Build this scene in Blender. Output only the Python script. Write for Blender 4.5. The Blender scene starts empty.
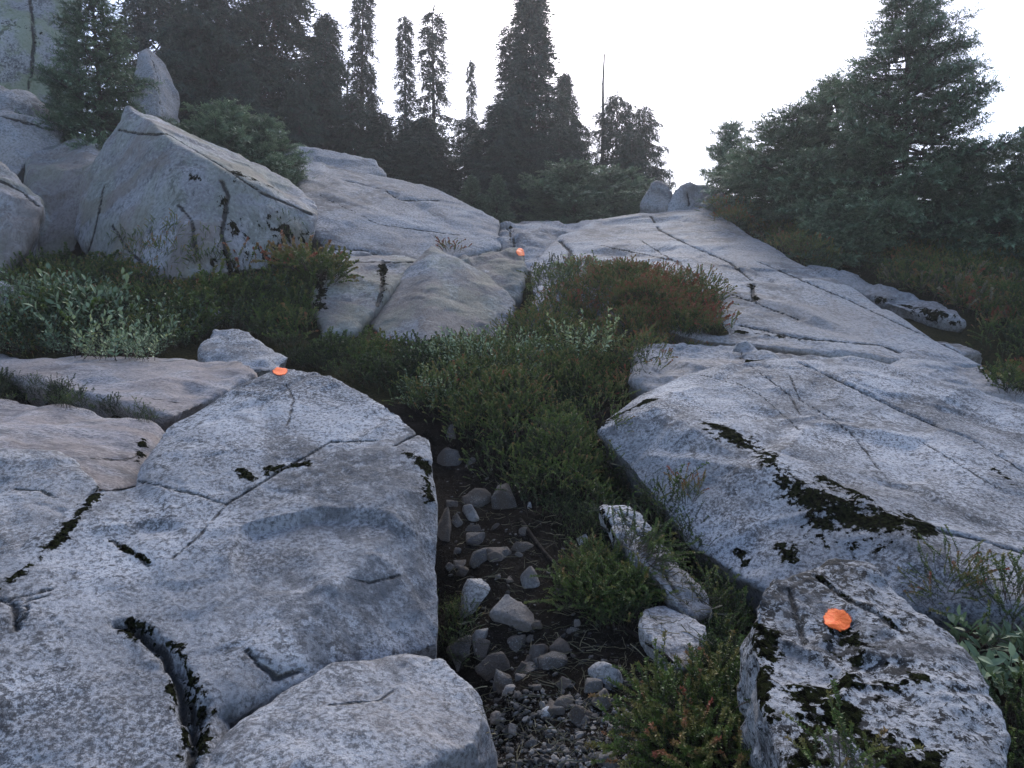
import bpy, math, random
import numpy as np
from mathutils import Vector, Matrix
from mathutils.bvhtree import BVHTree
import bmesh
R = math.radians
rng = np.random.default_rng(7)
random.seed(7)
S = bpy.context.scene
COL = S.collection

# ------------------------------------------------------------------ camera
F = 742.0
CAMP = np.array([0.0, 0.0, 1.6])
PITCH = math.atan(44 / 742)
FW = np.array([0, math.cos(PITCH), -math.sin(PITCH)])
UP = np.array([0, math.sin(PITCH), math.cos(PITCH)])
RT = np.array([1.0, 0, 0])
cam_d = bpy.data.cameras.new('camera'); cam = bpy.data.objects.new('camera', cam_d); COL.objects.link(cam)
cam.location = CAMP; cam.rotation_euler = (R(90) - PITCH, 0, 0)
cam_d.sensor_width = 36; cam_d.lens = 36 * F / 1024; cam_d.clip_end = 3000; cam_d.clip_start = 0.05
S.camera = cam

def ray(px, py):
    return FW + RT * (px - 512) / F + UP * (384 - py) / F
def P(px, py, d):
    return CAMP + ray(px, py) * d

# ------------------------------------------------------------------ numpy noise
def _h(ix, iy, iz, s):
    n = (ix.astype(np.int64) * 374761393 + iy.astype(np.int64) * 668265263 + iz.astype(np.int64) * 2147483647 + s * 974711) & 0xffffffff
    n = ((n ^ (n >> 13)) * 1274126177) & 0xffffffff
    n = ((n ^ (n >> 15)) * 2246822519) & 0xffffffff
    return ((n ^ (n >> 16)) & 0xffffff) / float(0xffffff)
def vnoise(p, s=0):
    i = np.floor(p); f = p - i; f = f * f * f * (f * (f * 6 - 15) + 10)
    i = i.astype(np.int64); r = 0
    for dx in (0, 1):
        wx = f[:, 0] if dx else 1 - f[:, 0]
        for dy in (0, 1):
            wy = f[:, 1] if dy else 1 - f[:, 1]
            for dz in (0, 1):
                wz = f[:, 2] if dz else 1 - f[:, 2]
                r = r + wx * wy * wz * _h(i[:, 0] + dx, i[:, 1] + dy, i[:, 2] + dz, s)
    return r * 2 - 1
def fbm(p, o=4, s=0):
    r = 0; a = 1.0; q = p.copy()
    for k in range(o):
        r = r + a * vnoise(q, s + k * 17); a *= 0.5; q = q * 2.03 + 11.7
    return r / 1.9
def cells(p, s=0):
    """random value of the nearest cell and distance to its border"""
    i = np.floor(p).astype(np.int64); n = len(p)
    d1 = np.full(n, 9.0); d2 = np.full(n, 9.0); v = np.zeros(n)
    for dx in (-1, 0, 1):
        for dy in (-1, 0, 1):
            for dz in (-1, 0, 1):
                c = i + np.array([dx, dy, dz])
                q = np.stack([_h(c[:, 0], c[:, 1], c[:, 2], s + k) for k in (1, 2, 3)], 1) + c
                d = np.linalg.norm(p - q, axis=1)
                m = d < d1
                d2 = np.where(m, d1, np.minimum(d2, d)); v = np.where(m, _h(c[:, 0], c[:, 1], c[:, 2], s + 9), v)
                d1 = np.where(m, d, d1)
    return v, d2 - d1

def facets(p, s=0):
    i = np.floor(p).astype(np.int64); n = len(p); d1 = np.full(n, 9.0); d2 = np.full(n, 9.0); v = np.zeros(n)
    for dx in (-1, 0, 1):
        for dy in (-1, 0, 1):
            for dz in (-1, 0, 1):
                c = i + np.array([dx, dy, dz]); hh = [_h(c[:, 0], c[:, 1], c[:, 2], s + k) for k in range(1, 7)]
                q = np.stack(hh[:3], 1) + c; r = np.stack(hh[3:], 1) * 2 - 1; d = np.linalg.norm(p - q, axis=1); m = d < d1
                d2 = np.where(m, d1, np.minimum(d2, d)); v = np.where(m, ((p - q) * r).sum(1), v); d1 = np.where(m, d, d1)
    return v * np.clip((d2 - d1) * 7, 0, 1)

# ------------------------------------------------------------------ object helpers
def tag(o, label=None, cat=None, group=None, kind=None):
    if label: o['label'] = label
    if cat: o['category'] = cat
    if group: o['group'] = group
    if kind: o['kind'] = kind
    return o
def mesh_np(name, v, f, mat, attrs=None, smooth=True):
    v = np.asarray(v, dtype=np.float32); f = np.asarray(f, dtype=np.int32)
    me = bpy.data.meshes.new(name)
    k = f.shape[1]
    me.vertices.add(len(v)); me.vertices.foreach_set('co', v.ravel())
    me.loops.add(f.size); me.loops.foreach_set('vertex_index', f.ravel())
    me.polygons.add(len(f)); me.polygons.foreach_set('loop_start', np.arange(0, f.size, k, dtype=np.int32))
    me.polygons.foreach_set('loop_total', np.full(len(f), k, dtype=np.int32))
    me.polygons.foreach_set('use_smooth', np.full(len(f), smooth))
    me.update(calc_edges=True)
    for a, arr in (attrs or {}).items():
        at = me.attributes.new(a, 'FLOAT', 'POINT'); at.data.foreach_set('value', np.asarray(arr, dtype=np.float32))
    if mat: me.materials.append(mat)
    return me
def link(name, me, parent=None, loc=(0, 0, 0), rz=0):
    o = bpy.data.objects.new(name, me); COL.objects.link(o)
    o.location = loc; o.rotation_euler = (0, 0, rz)
    if parent: o.parent = parent
    return o
def empty(name, loc):
    o = bpy.data.objects.new(name, None); COL.objects.link(o); o.location = loc; o.empty_display_size = .1
    return o

# ------------------------------------------------------------------ node helpers
class NT:
    def __init__(s, name):
        m = bpy.data.materials.new(name); m.use_nodes = True; s.m = m
        s.t = m.node_tree; s.t.nodes.clear()
        s.out = s.n('ShaderNodeOutputMaterial'); s.b = s.n('ShaderNodeBsdfPrincipled')
        s.l(s.b.outputs[0], s.out.inputs[0])
    def n(s, t, **k):
        x = s.t.nodes.new(t)
        for a, b in k.items(): setattr(x, a, b)
        return x
    def l(s, a, b): s.t.links.new(a, b)
    def val(s, sock, v):
        if hasattr(v, 'is_linked') or isinstance(v, bpy.types.NodeSocket): s.l(v, sock)
        else: sock.default_value = v
    def noise(s, vec, scale, detail=4, rough=.55, dist=0):
        x = s.n('ShaderNodeTexNoise'); x.inputs['Scale'].default_value = scale; x.inputs['Detail'].default_value = detail
        x.inputs['Roughness'].default_value = rough; x.inputs['Distortion'].default_value = dist
        s.l(vec, x.inputs['Vector']); return x.outputs['Fac']
    def math(s, op, a, b=0.0, c=0.0, clamp=False):
        x = s.n('ShaderNodeMath', operation=op, use_clamp=clamp)
        s.val(x.inputs[0], a); s.val(x.inputs[1], b); s.val(x.inputs[2], c); return x.outputs[0]
    def ramp(s, fac, lo, hi):
        x = s.n('ShaderNodeMapRange', interpolation_type='SMOOTHSTEP')
        s.l(fac, x.inputs[0]); x.inputs[1].default_value = lo; x.inputs[2].default_value = hi; return x.outputs[0]
    def mix(s, fac, a, b):
        x = s.n('ShaderNodeMix', data_type='RGBA'); s.val(x.inputs[0], fac)
        for k, v in ((6, a), (7, b)):
            if isinstance(v, tuple): x.inputs[k].default_value = (*v, 1)
            else: s.l(v, x.inputs[k])
        return x.outputs[2]
    def attr(s, name):
        return s.n('ShaderNodeAttribute', attribute_name=name).outputs['Fac']
    def coords(s, scale=(1, 1, 1), rnd=True):
        tc = s.n('ShaderNodeTexCoord').outputs['Object']
        v = s.n('ShaderNodeVectorMath', operation='MULTIPLY'); s.l(tc, v.inputs[0]); v.inputs[1].default_value = scale
        if not rnd: return v.outputs[0]
        oi = s.n('ShaderNodeObjectInfo').outputs['Random']; w = s.n('ShaderNodeVectorMath', operation='ADD')
        s.l(v.outputs[0], w.inputs[0]); q = s.math('MULTIPLY', oi, 37.0); s.l(q, w.inputs[1]); return w.outputs[0]

def rock_mat(name, base=(.24, .245, .26), pale=(.44, .445, .465), dark=(.075, .075, .08), speck=1.0, blotch=.5, blotch_scale=5.0,
             black=.35, tan=0.0, tan_col=(.33, .25, .18), green=0.0, k=1.0, streak=None, grain=130.0, lich=26.0):
    """weathered granite: crystals, pale crust, dark lichen dots and blotches, tan or green stains; 'mos' moss and 'crk' crack fields"""
    s = NT(name); v = s.coords(streak or (1, 1, 1))
    g1 = s.noise(v, grain * k, 3, .7); g2 = s.noise(v, grain * .5 * k, 5, .8)
    big = s.noise(v, 1.3 * k, 4, .6, .4); mid = s.noise(v, blotch_scale * k, 6, .68, .3)
    c = s.mix(s.ramp(big, .35, .65), base, pale)
    c = s.mix(s.math('MULTIPLY', s.ramp(g1, .54, .62), .6 * speck), c, (.62, .62, .62))
    c = s.mix(s.math('MULTIPLY', s.ramp(g2, .51, .56), .75 * speck), c, dark)
    # grey lichen blotches, mottled
    msk = s.noise(v, 1.9 * k, 3, .6, .5); fine = s.noise(v, blotch_scale * 8.5 * k, 5, .8, .1)
    b = s.math('ADD', fine, s.math('MULTIPLY', s.math('SUBTRACT', msk, .5), 1.0)); b = s.math('ADD', b, s.math('MULTIPLY', s.math('SUBTRACT', mid, .5), .25))
    b = s.math('MULTIPLY', s.ramp(b, .50, .60), s.ramp(g2, .40, .54)); c = s.mix(s.math('MULTIPLY', b, blotch), c, dark)
    # small black lichen islands in patches
    v2 = s.noise(v, lich * k, 6, .75, .2); v3 = s.noise(v, 2.6 * k, 3, .5)
    bl = s.math('MULTIPLY', s.ramp(s.math('ADD', v2, s.math('MULTIPLY', v3, .5)), .86 - .12 * black, .90 - .12 * black), min(1, black * 2.2))
    c = s.mix(bl, c, (.014, .014, .015))
    stn = s.math('MULTIPLY', s.ramp(s.noise(v, 1.1 * k, 7, .68, 1.2), .50, .62), s.ramp(s.noise(v, 14 * k, 5, .75), .38, .55)); c = s.mix(s.math('MULTIPLY', stn, .72), c, dark)
    if tan:
        t = s.noise(v, 2.1 * k, 6, .6, .8); c = s.mix(s.math('MULTIPLY', s.ramp(t, .44, .54), tan), c, tan_col)
    if green:
        t = s.noise(v, 3.3 * k, 6, .65, .3); c = s.mix(s.math('MULTIPLY', s.ramp(t, .46, .58), green), c, (.22, .26, .14))
    # moss / black crust, cracks
    nz = s.noise(v, 26 * k, 5, .7); nb = s.noise(v, 7 * k, 4, .6)
    mo = s.math('SUBTRACT', 1.0, s.attr('mos'))
    mo = s.math('ADD', mo, s.math('MULTIPLY', s.math('SUBTRACT', nz, .5), 3.6)); mo = s.math('ADD', mo, s.math('MULTIPLY', s.math('SUBTRACT', nb, .5), 3.4))
    mo = s.ramp(mo, .50, .58)
    mcol = s.mix(s.ramp(s.noise(v, 60 * k, 3), .4, .6), (.004, .004, .003), (.016, .018, .008))
    cr = s.math('ADD', s.attr('crk'), s.math('MULTIPLY', s.math('SUBTRACT', nz, .5), .018 / k))
    cr = s.math('SUBTRACT', 1.0, s.ramp(cr, .003 / k, .011 / k))
    c = s.mix(s.math('MULTIPLY', cr, .88), c, (.011, .010, .010)); c = s.mix(mo, c, mcol)
    s.l(c, s.b.inputs['Base Color']); s.b.inputs['Roughness'].default_value = .85; s.l(s.math('MULTIPLY', s.math('SUBTRACT', 1.0, mo), .3), s.b.inputs['Specular IOR Level'])
    h = s.math('ADD', s.math('MULTIPLY', g2, .5), s.math('MULTIPLY', v2, 1.6)); h = s.math('ADD', h, s.math('MULTIPLY', mid, 2.4))
    h = s.math('ADD', h, s.math('MULTIPLY', g1, .25))
    h = s.math('ADD', h, s.math('MULTIPLY', mo, s.math('ADD', s.math('MULTIPLY', nz, 3), 1.0))); h = s.math('SUBTRACT', h, s.math('MULTIPLY', cr, 3.0))
    bp = s.n('ShaderNodeBump'); bp.inputs['Strength'].default_value = .85; bp.inputs['Distance'].default_value = .009 / k
    s.l(h, bp.inputs['Height']); s.l(bp.outputs[0], s.b.inputs['Normal']); return s.m

M = {}
M['near'] = rock_mat('granite_speckled', blotch=.92, blotch_scale=9, black=.30)
M['nearpale'] = rock_mat('granite_pale_speckled', base=(.29, .295, .31), pale=(.45, .455, .47), blotch=.7, blotch_scale=6, black=.2, tan=.12)
M['pink'] = rock_mat('granite_smooth_pinkish', base=(.30, .265, .265), pale=(.40, .375, .375), blotch=.5, blotch_scale=8, black=.05, tan=.4, tan_col=(.24, .185, .15), speck=.9, streak=(.7, 1.6, 1))
M['black'] = rock_mat('granite_black_lichen', base=(.28, .285, .30), pale=(.40, .405, .42), blotch=.8, blotch_scale=10, black=.85, lich=42)
M['slab'] = rock_mat('granite_slab', base=(.27, .275, .29), pale=(.36, .365, .38), blotch=.5, blotch_scale=5, black=.12, tan=.2, k=.55, speck=.8)
M['stain'] = rock_mat('granite_stained', base=(.20, .20, .205), pale=(.36, .36, .375), blotch=.6, blotch_scale=5, black=.22, tan=.6, tan_col=(.17, .135, .11), green=.18, k=.5, speck=.8, streak=(1, 1, .45))
M['cliff'] = rock_mat('granite_green_lichen', base=(.24, .24, .245), pale=(.38, .38, .375), blotch=.8, blotch_scale=4, black=.4, green=.6, k=.45, speck=.6)
M['stone'] = rock_mat('stone_dusty', base=(.15, .14, .13), pale=(.27, .26, .25), blotch=.45, blotch_scale=12, black=.1, tan=.35, tan_col=(.16, .12, .09), k=1.4, speck=.7)
M['stonedark'] = rock_mat('stone_dirty_brown', base=(.07, .06, .052), pale=(.13, .118, .105), blotch=.55, blotch_scale=10, black=.1, tan=.6, tan_col=(.08, .058, .042), k=1.4, speck=.5)
M['stonepale'] = rock_mat('stone_pale', base=(.36, .355, .35), pale=(.48, .475, .47), blotch=.35, blotch_scale=12, black=.15, tan=.15, k=1.4)

def soil_mat():
    s = NT('dark_soil'); v = s.coords(rnd=False)
    a = s.noise(v, 3, 5, .6); b = s.noise(v, 40, 5, .7); c0 = s.noise(v, 160, 3, .6)
    c = s.mix(s.ramp(a, .35, .65), (.009, .007, .0058), (.021, .017, .0135)); c = s.mix(s.math('MULTIPLY', s.ramp(b, .5, .65), .6), c, (.036, .031, .027))
    c = s.mix(s.math('MULTIPLY', s.ramp(c0, .62, .72), .6), c, (.16, .15, .14))
    m = s.ramp(s.math('ADD', s.attr('mossy'), s.math('MULTIPLY', s.math('SUBTRACT', a, .5), .8)), .4, .6)
    c = s.mix(m, c, s.mix(s.ramp(b, .4, .6), (.022, .024, .010), (.050, .042, .018)))
    s.l(c, s.b.inputs['Base Color']); s.b.inputs['Roughness'].default_value = 1; s.b.inputs['Specular IOR Level'].default_value = .03
    h = s.math('ADD', s.math('MULTIPLY', b, 1.5), s.math('MULTIPLY', c0, .5)); bp = s.n('ShaderNodeBump'); bp.inputs['Distance'].default_value = .02; bp.inputs['Strength'].default_value = 1
    s.l(h, bp.inputs['Height']); s.l(bp.outputs[0], s.b.inputs['Normal']); return s.m
M['soil'] = soil_mat()

def leaf_mat(name, stops, rough=.6, trans=.12, bark=(.06, .045, .035)):
    """'tint' 0..1 runs along the leaf colours; 'wood' 1 marks stems"""
    s = NT(name); t = s.attr('tint')
    r = s.n('ShaderNodeValToRGB'); s.l(t, r.inputs[0]); el = r.color_ramp.elements
    while len(el) > 1: el.remove(el[-1])
    el[0].position = stops[0][0]; el[0].color = (*stops[0][1], 1)
    for p, c in stops[1:]:
        e = el.new(p); e.color = (*c, 1)
    c = s.mix(s.attr('wood'), r.outputs[0], bark)
    s.l(c, s.b.inputs['Base Color']); s.b.inputs['Roughness'].default_value = rough; s.b.inputs['Specular IOR Level'].default_value = .35
    tr = s.n('ShaderNodeBsdfTranslucent'); s.l(c, tr.inputs[0]); mx = s.n('ShaderNodeMixShader'); mx.inputs[0].default_value = trans
    s.l(s.b.outputs[0], mx.inputs[1]); s.l(tr.outputs[0], mx.inputs[2]); s.l(mx.outputs[0], s.out.inputs[0]); return s.m
M['heather'] = leaf_mat('heather_leaves', [(0, (.020, .034, .014)), (.3, (.050, .075, .024)), (.55, (.095, .145, .030)), (.75, (.20, .17, .055)), (.88, (.26, .12, .055)), (1, (.30, .085, .050))])
M['willow'] = leaf_mat('willow_leaves', [(0, (.035, .055, .035)), (.5, (.11, .165, .09)), (.8, (.24, .31, .18)), (1, (.30, .34, .15))], trans=.18)
M['fir'] = leaf_mat('fir_needles', [(0, (.022, .038, .030)), (.4, (.050, .095, .050)), (.7, (.12, .19, .11)), (1, (.21, .29, .17))], trans=.1)
M['hemlock'] = leaf_mat('dark_hemlock_needles', [(0, (.020, .030, .022)), (.5, (.028, .050, .033)), (1, (.065, .10, .065))], trans=.12)
M['drygrass'] = leaf_mat('dry_plants', [(0, (.05, .05, .025)), (.5, (.16, .14, .085)), (1, (.32, .28, .18))])
def plain(name, col, rough=.8, bscale=0):
    s = NT(name); v = s.coords(); n = s.noise(v, bscale or 20, 4); c = s.mix(s.ramp(n, .3, .7), tuple(x * .7 for x in col), col)
    s.l(c, s.b.inputs['Base Color']); s.b.inputs['Roughness'].default_value = rough; s.b.inputs['Specular IOR Level'].default_value = .1
    bp = s.n('ShaderNodeBump'); bp.inputs['Distance'].default_value = .01; s.l(n, bp.inputs['Height']); s.l(bp.outputs[0], s.b.inputs['Normal']); return s.m
M['bark'] = plain('grey_brown_bark', (.085, .075, .068))
M['deadwood'] = plain('weathered_deadwood', (.20, .18, .165))
M['root'] = plain('dark_root', (.016, .012, .010))
def paint_mat():
    s = NT('orange_paint'); v = s.coords(); n = s.noise(v, 120, 3)
    c = s.mix(s.ramp(n, .3, .7), (.95, .13, .012), (1.0, .20, .03)); n2 = s.noise(v, 55, 5, .75); al = s.math('ADD', s.math('MULTIPLY', s.math('SUBTRACT', 1.0, s.attr('rim')), 1.6), s.math('MULTIPLY', s.math('SUBTRACT', n2, .5), .9))
    s.l(s.ramp(al, .14, .36), s.b.inputs['Alpha']); s.l(c, s.b.inputs['Base Color']); s.b.inputs['Roughness'].default_value = .7
    bp = s.n('ShaderNodeBump'); bp.inputs['Distance'].default_value = .003; s.l(n, bp.inputs['Height']); s.l(bp.outputs[0], s.b.inputs['Normal']); return s.m
M['paint'] = paint_mat()

# ------------------------------------------------------------------ rocks
ROCKS = {}
CTL = []            # terrain control points (world)
def hull_obj(ptsets):
    bm = bmesh.new()
    for pts in ptsets:
        vs = [bm.verts.new(p) for p in pts]
        r = bmesh.ops.convex_hull(bm, input=vs)
        bad = [g for g in set(r['geom_interior'] + r['geom_unused']) if isinstance(g, bmesh.types.BMVert)]
        bmesh.ops.delete(bm, geom=bad, context='VERTS')
    me = bpy.data.meshes.new('tmp'); bm.to_mesh(me); bm.free()
    o = bpy.data.objects.new('tmp', me); COL.objects.link(o); return o
def backs(w, T, down, shrink):
    w = np.array(w); c = w.mean(0); dirs = w - CAMP; dirs /= np.linalg.norm(dirs, axis=1)[:, None]
    return (c + (w - c) * shrink) + dirs * T + np.array([0, 0, -down])
def px_line(bvh, line, step=4):
    out = []
    for a, b in zip(line[:-1], line[1:]):
        n = max(1, int(math.hypot(b[0] - a[0], b[1] - a[1]) / step))
        for k in range(n + 1):
            t = k / n; h = bvh.ray_cast(Vector(CAMP), Vector(ray(a[0] + (b[0] - a[0]) * t, a[1] + (b[1] - a[1]) * t)))
            if h[0] is not None: out.append(np.array(h[0]))
    return out
def segdist(v, pts):
    """distance of every vertex to a polyline of world points"""
    d = np.full(len(v), 9.0)
    for a, b in zip(pts[:-1], pts[1:]):
        ab = b - a; L = ab @ ab
        if L > .25: continue
        t = np.clip(((v - a) @ ab) / max(L, 1e-9), 0, 1); d = np.minimum(d, np.linalg.norm(v - a - t[:, None] * ab, axis=1))
    return d
def normals_of(v, f):
    n = np.zeros_like(v)
    a = np.cross(v[f[:, 2]] - v[f[:, 0]], v[f[:, -1]] - v[f[:, 1]]) if f.shape[1] == 4 else np.cross(v[f[:, 1]] - v[f[:, 0]], v[f[:, 2]] - v[f[:, 0]])
    for k in range(f.shape[1]): np.add.at(n, f[:, k], a)
    return n / np.maximum(np.linalg.norm(n, axis=1), 1e-12)[:, None]
def rock(name, label, pts, mat='near', cat='rock', T=.6, down=.6, shrink=.9, rough=1.0, sink=None, cracks=(), moss=(), sets=(), paint=(),
         smooth=4, px=4.2, group=None, step=1.0, seed=0):
    w = [P(*p) for p in pts]
    dmean = float(np.mean([p[2] for p in pts])); dmin = min(p[2] for p in pts)
    if sink:
        for q in w: CTL.append((q[0], q[1], q[2] - sink))
        c = np.mean(w, 0); CTL.append((c[0], c[1], c[2] - sink))
    hs = [np.vstack([w, backs(w, T, down, shrink)])]
    for st in sets:
        ww = [P(*p) for p in st]; hs.append(np.vstack([ww, backs(ww, T, down, shrink)]))
    o = hull_obj(hs)
    vox = max(.009, px * dmin / F)
    md = o.modifiers.new('r', 'REMESH'); md.mode = 'VOXEL'; md.voxel_size = vox
    sm = o.modifiers.new('s', 'SMOOTH'); sm.iterations = smooth; sm.factor = .5
    dg = bpy.context.evaluated_depsgraph_get(); me = bpy.data.meshes.new_from_object(o.evaluated_get(dg))
    nv = len(me.vertices); v = np.empty(nv * 3); me.vertices.foreach_get('co', v); v = v.reshape(-1, 3)
    f = np.array([list(p.vertices) for p in me.polygons if len(p.vertices) == 4], dtype=np.int32)
    bpy.data.objects.remove(o); bpy.data.meshes.remove(me)
    size = float(np.linalg.norm(np.ptp(np.array(w), axis=0))); n = normals_of(v, f)
    sd = seed or (abs(hash_s(label)) % 9973)
    off = sd * .371
    s1 = size * .30
    warp = np.stack([fbm(v / s1 * 1.5 + off + 5 * k, 3, sd + k) for k in range(3)], 1)
    d = fbm(v / s1 + off, 4, sd) * size * .020 * rough
    cv, cb = cells(v / (s1 * .9) + warp * .5 + off, sd)
    d += (cv - .5) * size * .022 * rough * step * np.clip(cb * 6, 0, 1)
    cv, cb = cells(v / (s1 * .33) + warp * .9 + off, sd + 3)
    d += (cv - .5) * min(.03, size * .009) * rough * step * np.clip(cb * 7, 0, 1)
    d += facets(v / (s1 * .8) + warp * .25 + off, sd + 5) * s1 * .075 * min(1.2, rough + .3) * (.4 + .6 * step)
    d += facets(v / (s1 * .27) + warp * .4 + off, sd + 6) * s1 * .022 * (.4 + .6 * step)
    d += fbm(v / min(.12, s1) + off, 4, sd + 50) * min(.017, size * .008) * rough
    v = v + n * d[:, None]
    bv = BVHTree.FromPolygons(v.tolist(), f.tolist())
    crk = np.full(len(v), 1.0); jit = (vnoise(v * 35, sd) * .35 + 1)
    for c in cracks:
        line, wd, dp = c; pl = px_line(bv, line)
        if len(pl) < 2: continue
        ds = segdist(v + fbm(v * 9, 3, sd)[:, None] * .012, pl); v = v - n * (dp * np.exp(-(ds / (wd * jit)) ** 2))[:, None]
        crk = np.minimum(crk, np.maximum(0, ds - wd * .55 + .004))
    mos = np.full(len(v), 2.0)
    for m in moss:
        pl = px_line(bv, m[0] if len(m[0]) > 1 else [m[0][0], (m[0][0][0] + 1, m[0][0][1])])
        if len(pl) < 2: continue
        mos = np.minimum(mos, np.maximum(segdist(v, pl) / m[1], m[2] if len(m) > 2 else 0))
    v = v + n * (np.clip(1.0 - mos, 0, 1) * np.clip(.6 + fbm(v * 18, 3, sd), 0, 1.4) * min(.012, .0025 * dmean))[:, None]
    loc = np.array([v[:, 0].mean(), v[:, 1].mean(), v[:, 2].min()])
    me = mesh_np(name, v - loc, f, M[mat], {'crk': crk, 'mos': mos}); ob = link(name, me, None, loc); tag(ob, label, cat, group)
    ROCKS[label] = (v, f)
    if paint:
        bv = BVHTree.FromPolygons(v.tolist(), f.tolist())
        for (cx, cy, rx, ry, rot) in paint:
            for _ in range(14):
                if bv.ray_cast(Vector(CAMP), Vector(ray(cx, cy - ry * .5)))[0] is not None: break
                cy += 1
            NA, NR = 40, 8; rim = []; pv = []; ok = {}
            lob = [1 + .07 * vnoise(np.array([[math.cos(a) * 1.7 + cx, math.sin(a) * 1.7, cy]]), 4)[0] + .03 * vnoise(np.array([[math.cos(a) * 5 + cx, math.sin(a) * 5, cy]]), 9)[0] for a in np.linspace(0, 2 * math.pi, NA, endpoint=False)]
            for i in range(NR + 1):
                for j in range(NA if i else 1):
                    a = 2 * math.pi * j / NA; rr = i / NR * lob[j]; x = math.cos(a) * rx * rr; y = math.sin(a) * ry * rr
                    h = bv.ray_cast(Vector(CAMP), Vector(ray(cx + x * math.cos(rot) - y * math.sin(rot), cy + x * math.sin(rot) + y * math.cos(rot))))
                    if h[0] is not None and (not pv or np.linalg.norm(np.array(h[0]) - pv[0]) < .5):
                        ok[(i, j)] = len(pv); rim.append(i / NR); pv.append(np.array(h[0] + h[1] * (.002 + .0006 * dmean)))
            fs = []
            for i in range(NR):
                for j in range(NA):
                    q = [(i, j if i else 0), (i + 1, j), (i + 1, (j + 1) % NA)]
                    if all(k in ok for k in q): fs.append([ok[k] for k in q])
                    q = [(i, j), (i + 1, (j + 1) % NA), (i, (j + 1) % NA)]
                    if i and all(k in ok for k in q): fs.append([ok[k] for k in q])
            pm = mesh_np('paint_mark', np.array(pv) - loc, np.array(fs), M['paint'], {'rim': rim}); pmo = link('paint_mark', pm, ob); pmo['label'] = 'bright orange spray-painted trail dot'
            so = pmo.modifiers.new('t', 'SOLIDIFY'); so.thickness = .0015; so.offset = 1
    return ob
def hash_s(s):
    h = 0
    for ch in s: h = (h * 131 + ord(ch)) & 0x7fffffff
    return h

#==ROCKDATA==
# near left group
rock('boulder', 'big pale outcrop in the lower left with an orange dot on its peak',
     [(278, 368, 4.3), (225, 393, 4.02), (165, 426, 3.72), (138, 468, 3.38), (330, 378, 4.22), (385, 400, 3.98), (430, 440, 3.62), (438, 500, 3.28), (443, 600, 2.9), (440, 645, 2.75),
      (395, 655, 2.62), (300, 680, 2.38), (215, 716, 2.2), (195, 700, 2.22), (130, 625, 2.47), (128, 540, 2.84), (280, 520, 3.0), (380, 540, 2.87), (330, 620, 2.56), (220, 600, 2.62)],
     'near', T=.5, down=.55, sink=.5, paint=[(280, 370, 9, 5.5, 0)], smooth=2, rough=.5, step=.4,
     sets=[[(-60, 590, 2.55), (0, 576, 2.64), (95, 484, 3.16), (145, 484, 3.22), (205, 540, 2.92), (215, 640, 2.5), (222, 716, 2.24), (200, 775, 2.05), (205, 850, 1.82), (-60, 850, 1.77), (-100, 650, 2.2), (150, 560, 2.76)]],
     cracks=[([(135, 478), (180, 490), (228, 503), (262, 482), (330, 442), (380, 440)], .005, .010), ([(228, 503), (200, 535), (170, 560)], .003, .006), ([(395, 445), (425, 430), (440, 425)], .008, .012),
             ([(285, 385), (294, 400), (288, 425)], .003, .003), ([(110, 540), (135, 555), (150, 565)], .006, .01), ([(245, 652), (262, 665), (275, 678), (300, 672)], .008, .012), ([(345, 575), (370, 582), (400, 575)], .004, .006),
             ([(118, 624), (140, 628), (162, 645), (168, 662), (182, 690), (186, 715)], .014, .06), ([(152, 640), (176, 668), (192, 705), (196, 735)], .016, .07), ([(205, 705), (196, 740), (190, 768)], .014, .05),
             ([(0, 597), (15, 602), (18, 628)], .008, .02), ([(15, 597), (55, 588)], .006, .015), ([(25, 620), (28, 600), (50, 595)], .004, .01)],
     moss=[([(128, 627), (165, 650), (180, 685), (192, 715), (198, 745)], .055), ([(0, 590), (60, 540), (95, 495)], .03), ([(270, 470), (300, 465)], .05), ([(240, 470), (252, 480)], .03), ([(410, 455), (425, 470), (430, 500)], .045), ([(110, 540), (150, 562)], .015)])
rock('slab', 'smooth rounded slab along the bottom edge ending at the gravel',
     [(180, 785, 1.98), (235, 728, 2.16), (290, 688, 2.32), (330, 664, 2.42), (400, 654, 2.52), (440, 656, 2.52), (470, 680, 2.4), (486, 712, 2.26), (478, 740, 2.15), (400, 765, 2.0), (360, 800, 1.88), (230, 870, 1.65), (350, 700, 2.3)],
     'nearpale', T=.12, down=.4, shrink=1.3, sink=.35, smooth=16, step=.3, cracks=[([(330, 705), (380, 700), (395, 690)], .003, .003)])
rock('slab', 'pale wedge slab at the left edge above a diagonal dark crack',
     [(-60, 445, 3.35), (0, 450, 3.3), (60, 455, 3.38), (102, 483, 3.16), (60, 522, 2.92), (0, 574, 2.62), (-60, 620, 2.4), (-90, 500, 3.0)],
     'nearpale', T=.2, down=.28, sink=.4, step=.5, cracks=[([(15, 488), (40, 490), (55, 498)], .005, .008)], moss=[([(-10, 590), (0, 580), (50, 535), (98, 488)], .018)])
rock('slab', 'smooth pinkish slab sloping down between the mossy groove and the big boulder',
     [(-80, 385, 4.7), (0, 395, 4.5), (80, 407, 4.3), (157, 424, 4.1), (185, 445, 4.0), (180, 478, 3.62), (108, 490, 3.2), (50, 466, 3.28), (0, 462, 3.26), (-80, 460, 3.26)],
     'pink', T=.3, down=.35, sink=.35, step=.2, smooth=8, cracks=[([(90, 458), (125, 460), (140, 455)], .005, .006), ([(0, 452), (25, 450), (40, 449)], .006, .01)], moss=[([(143, 440), (138, 462)], .03)])
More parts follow.
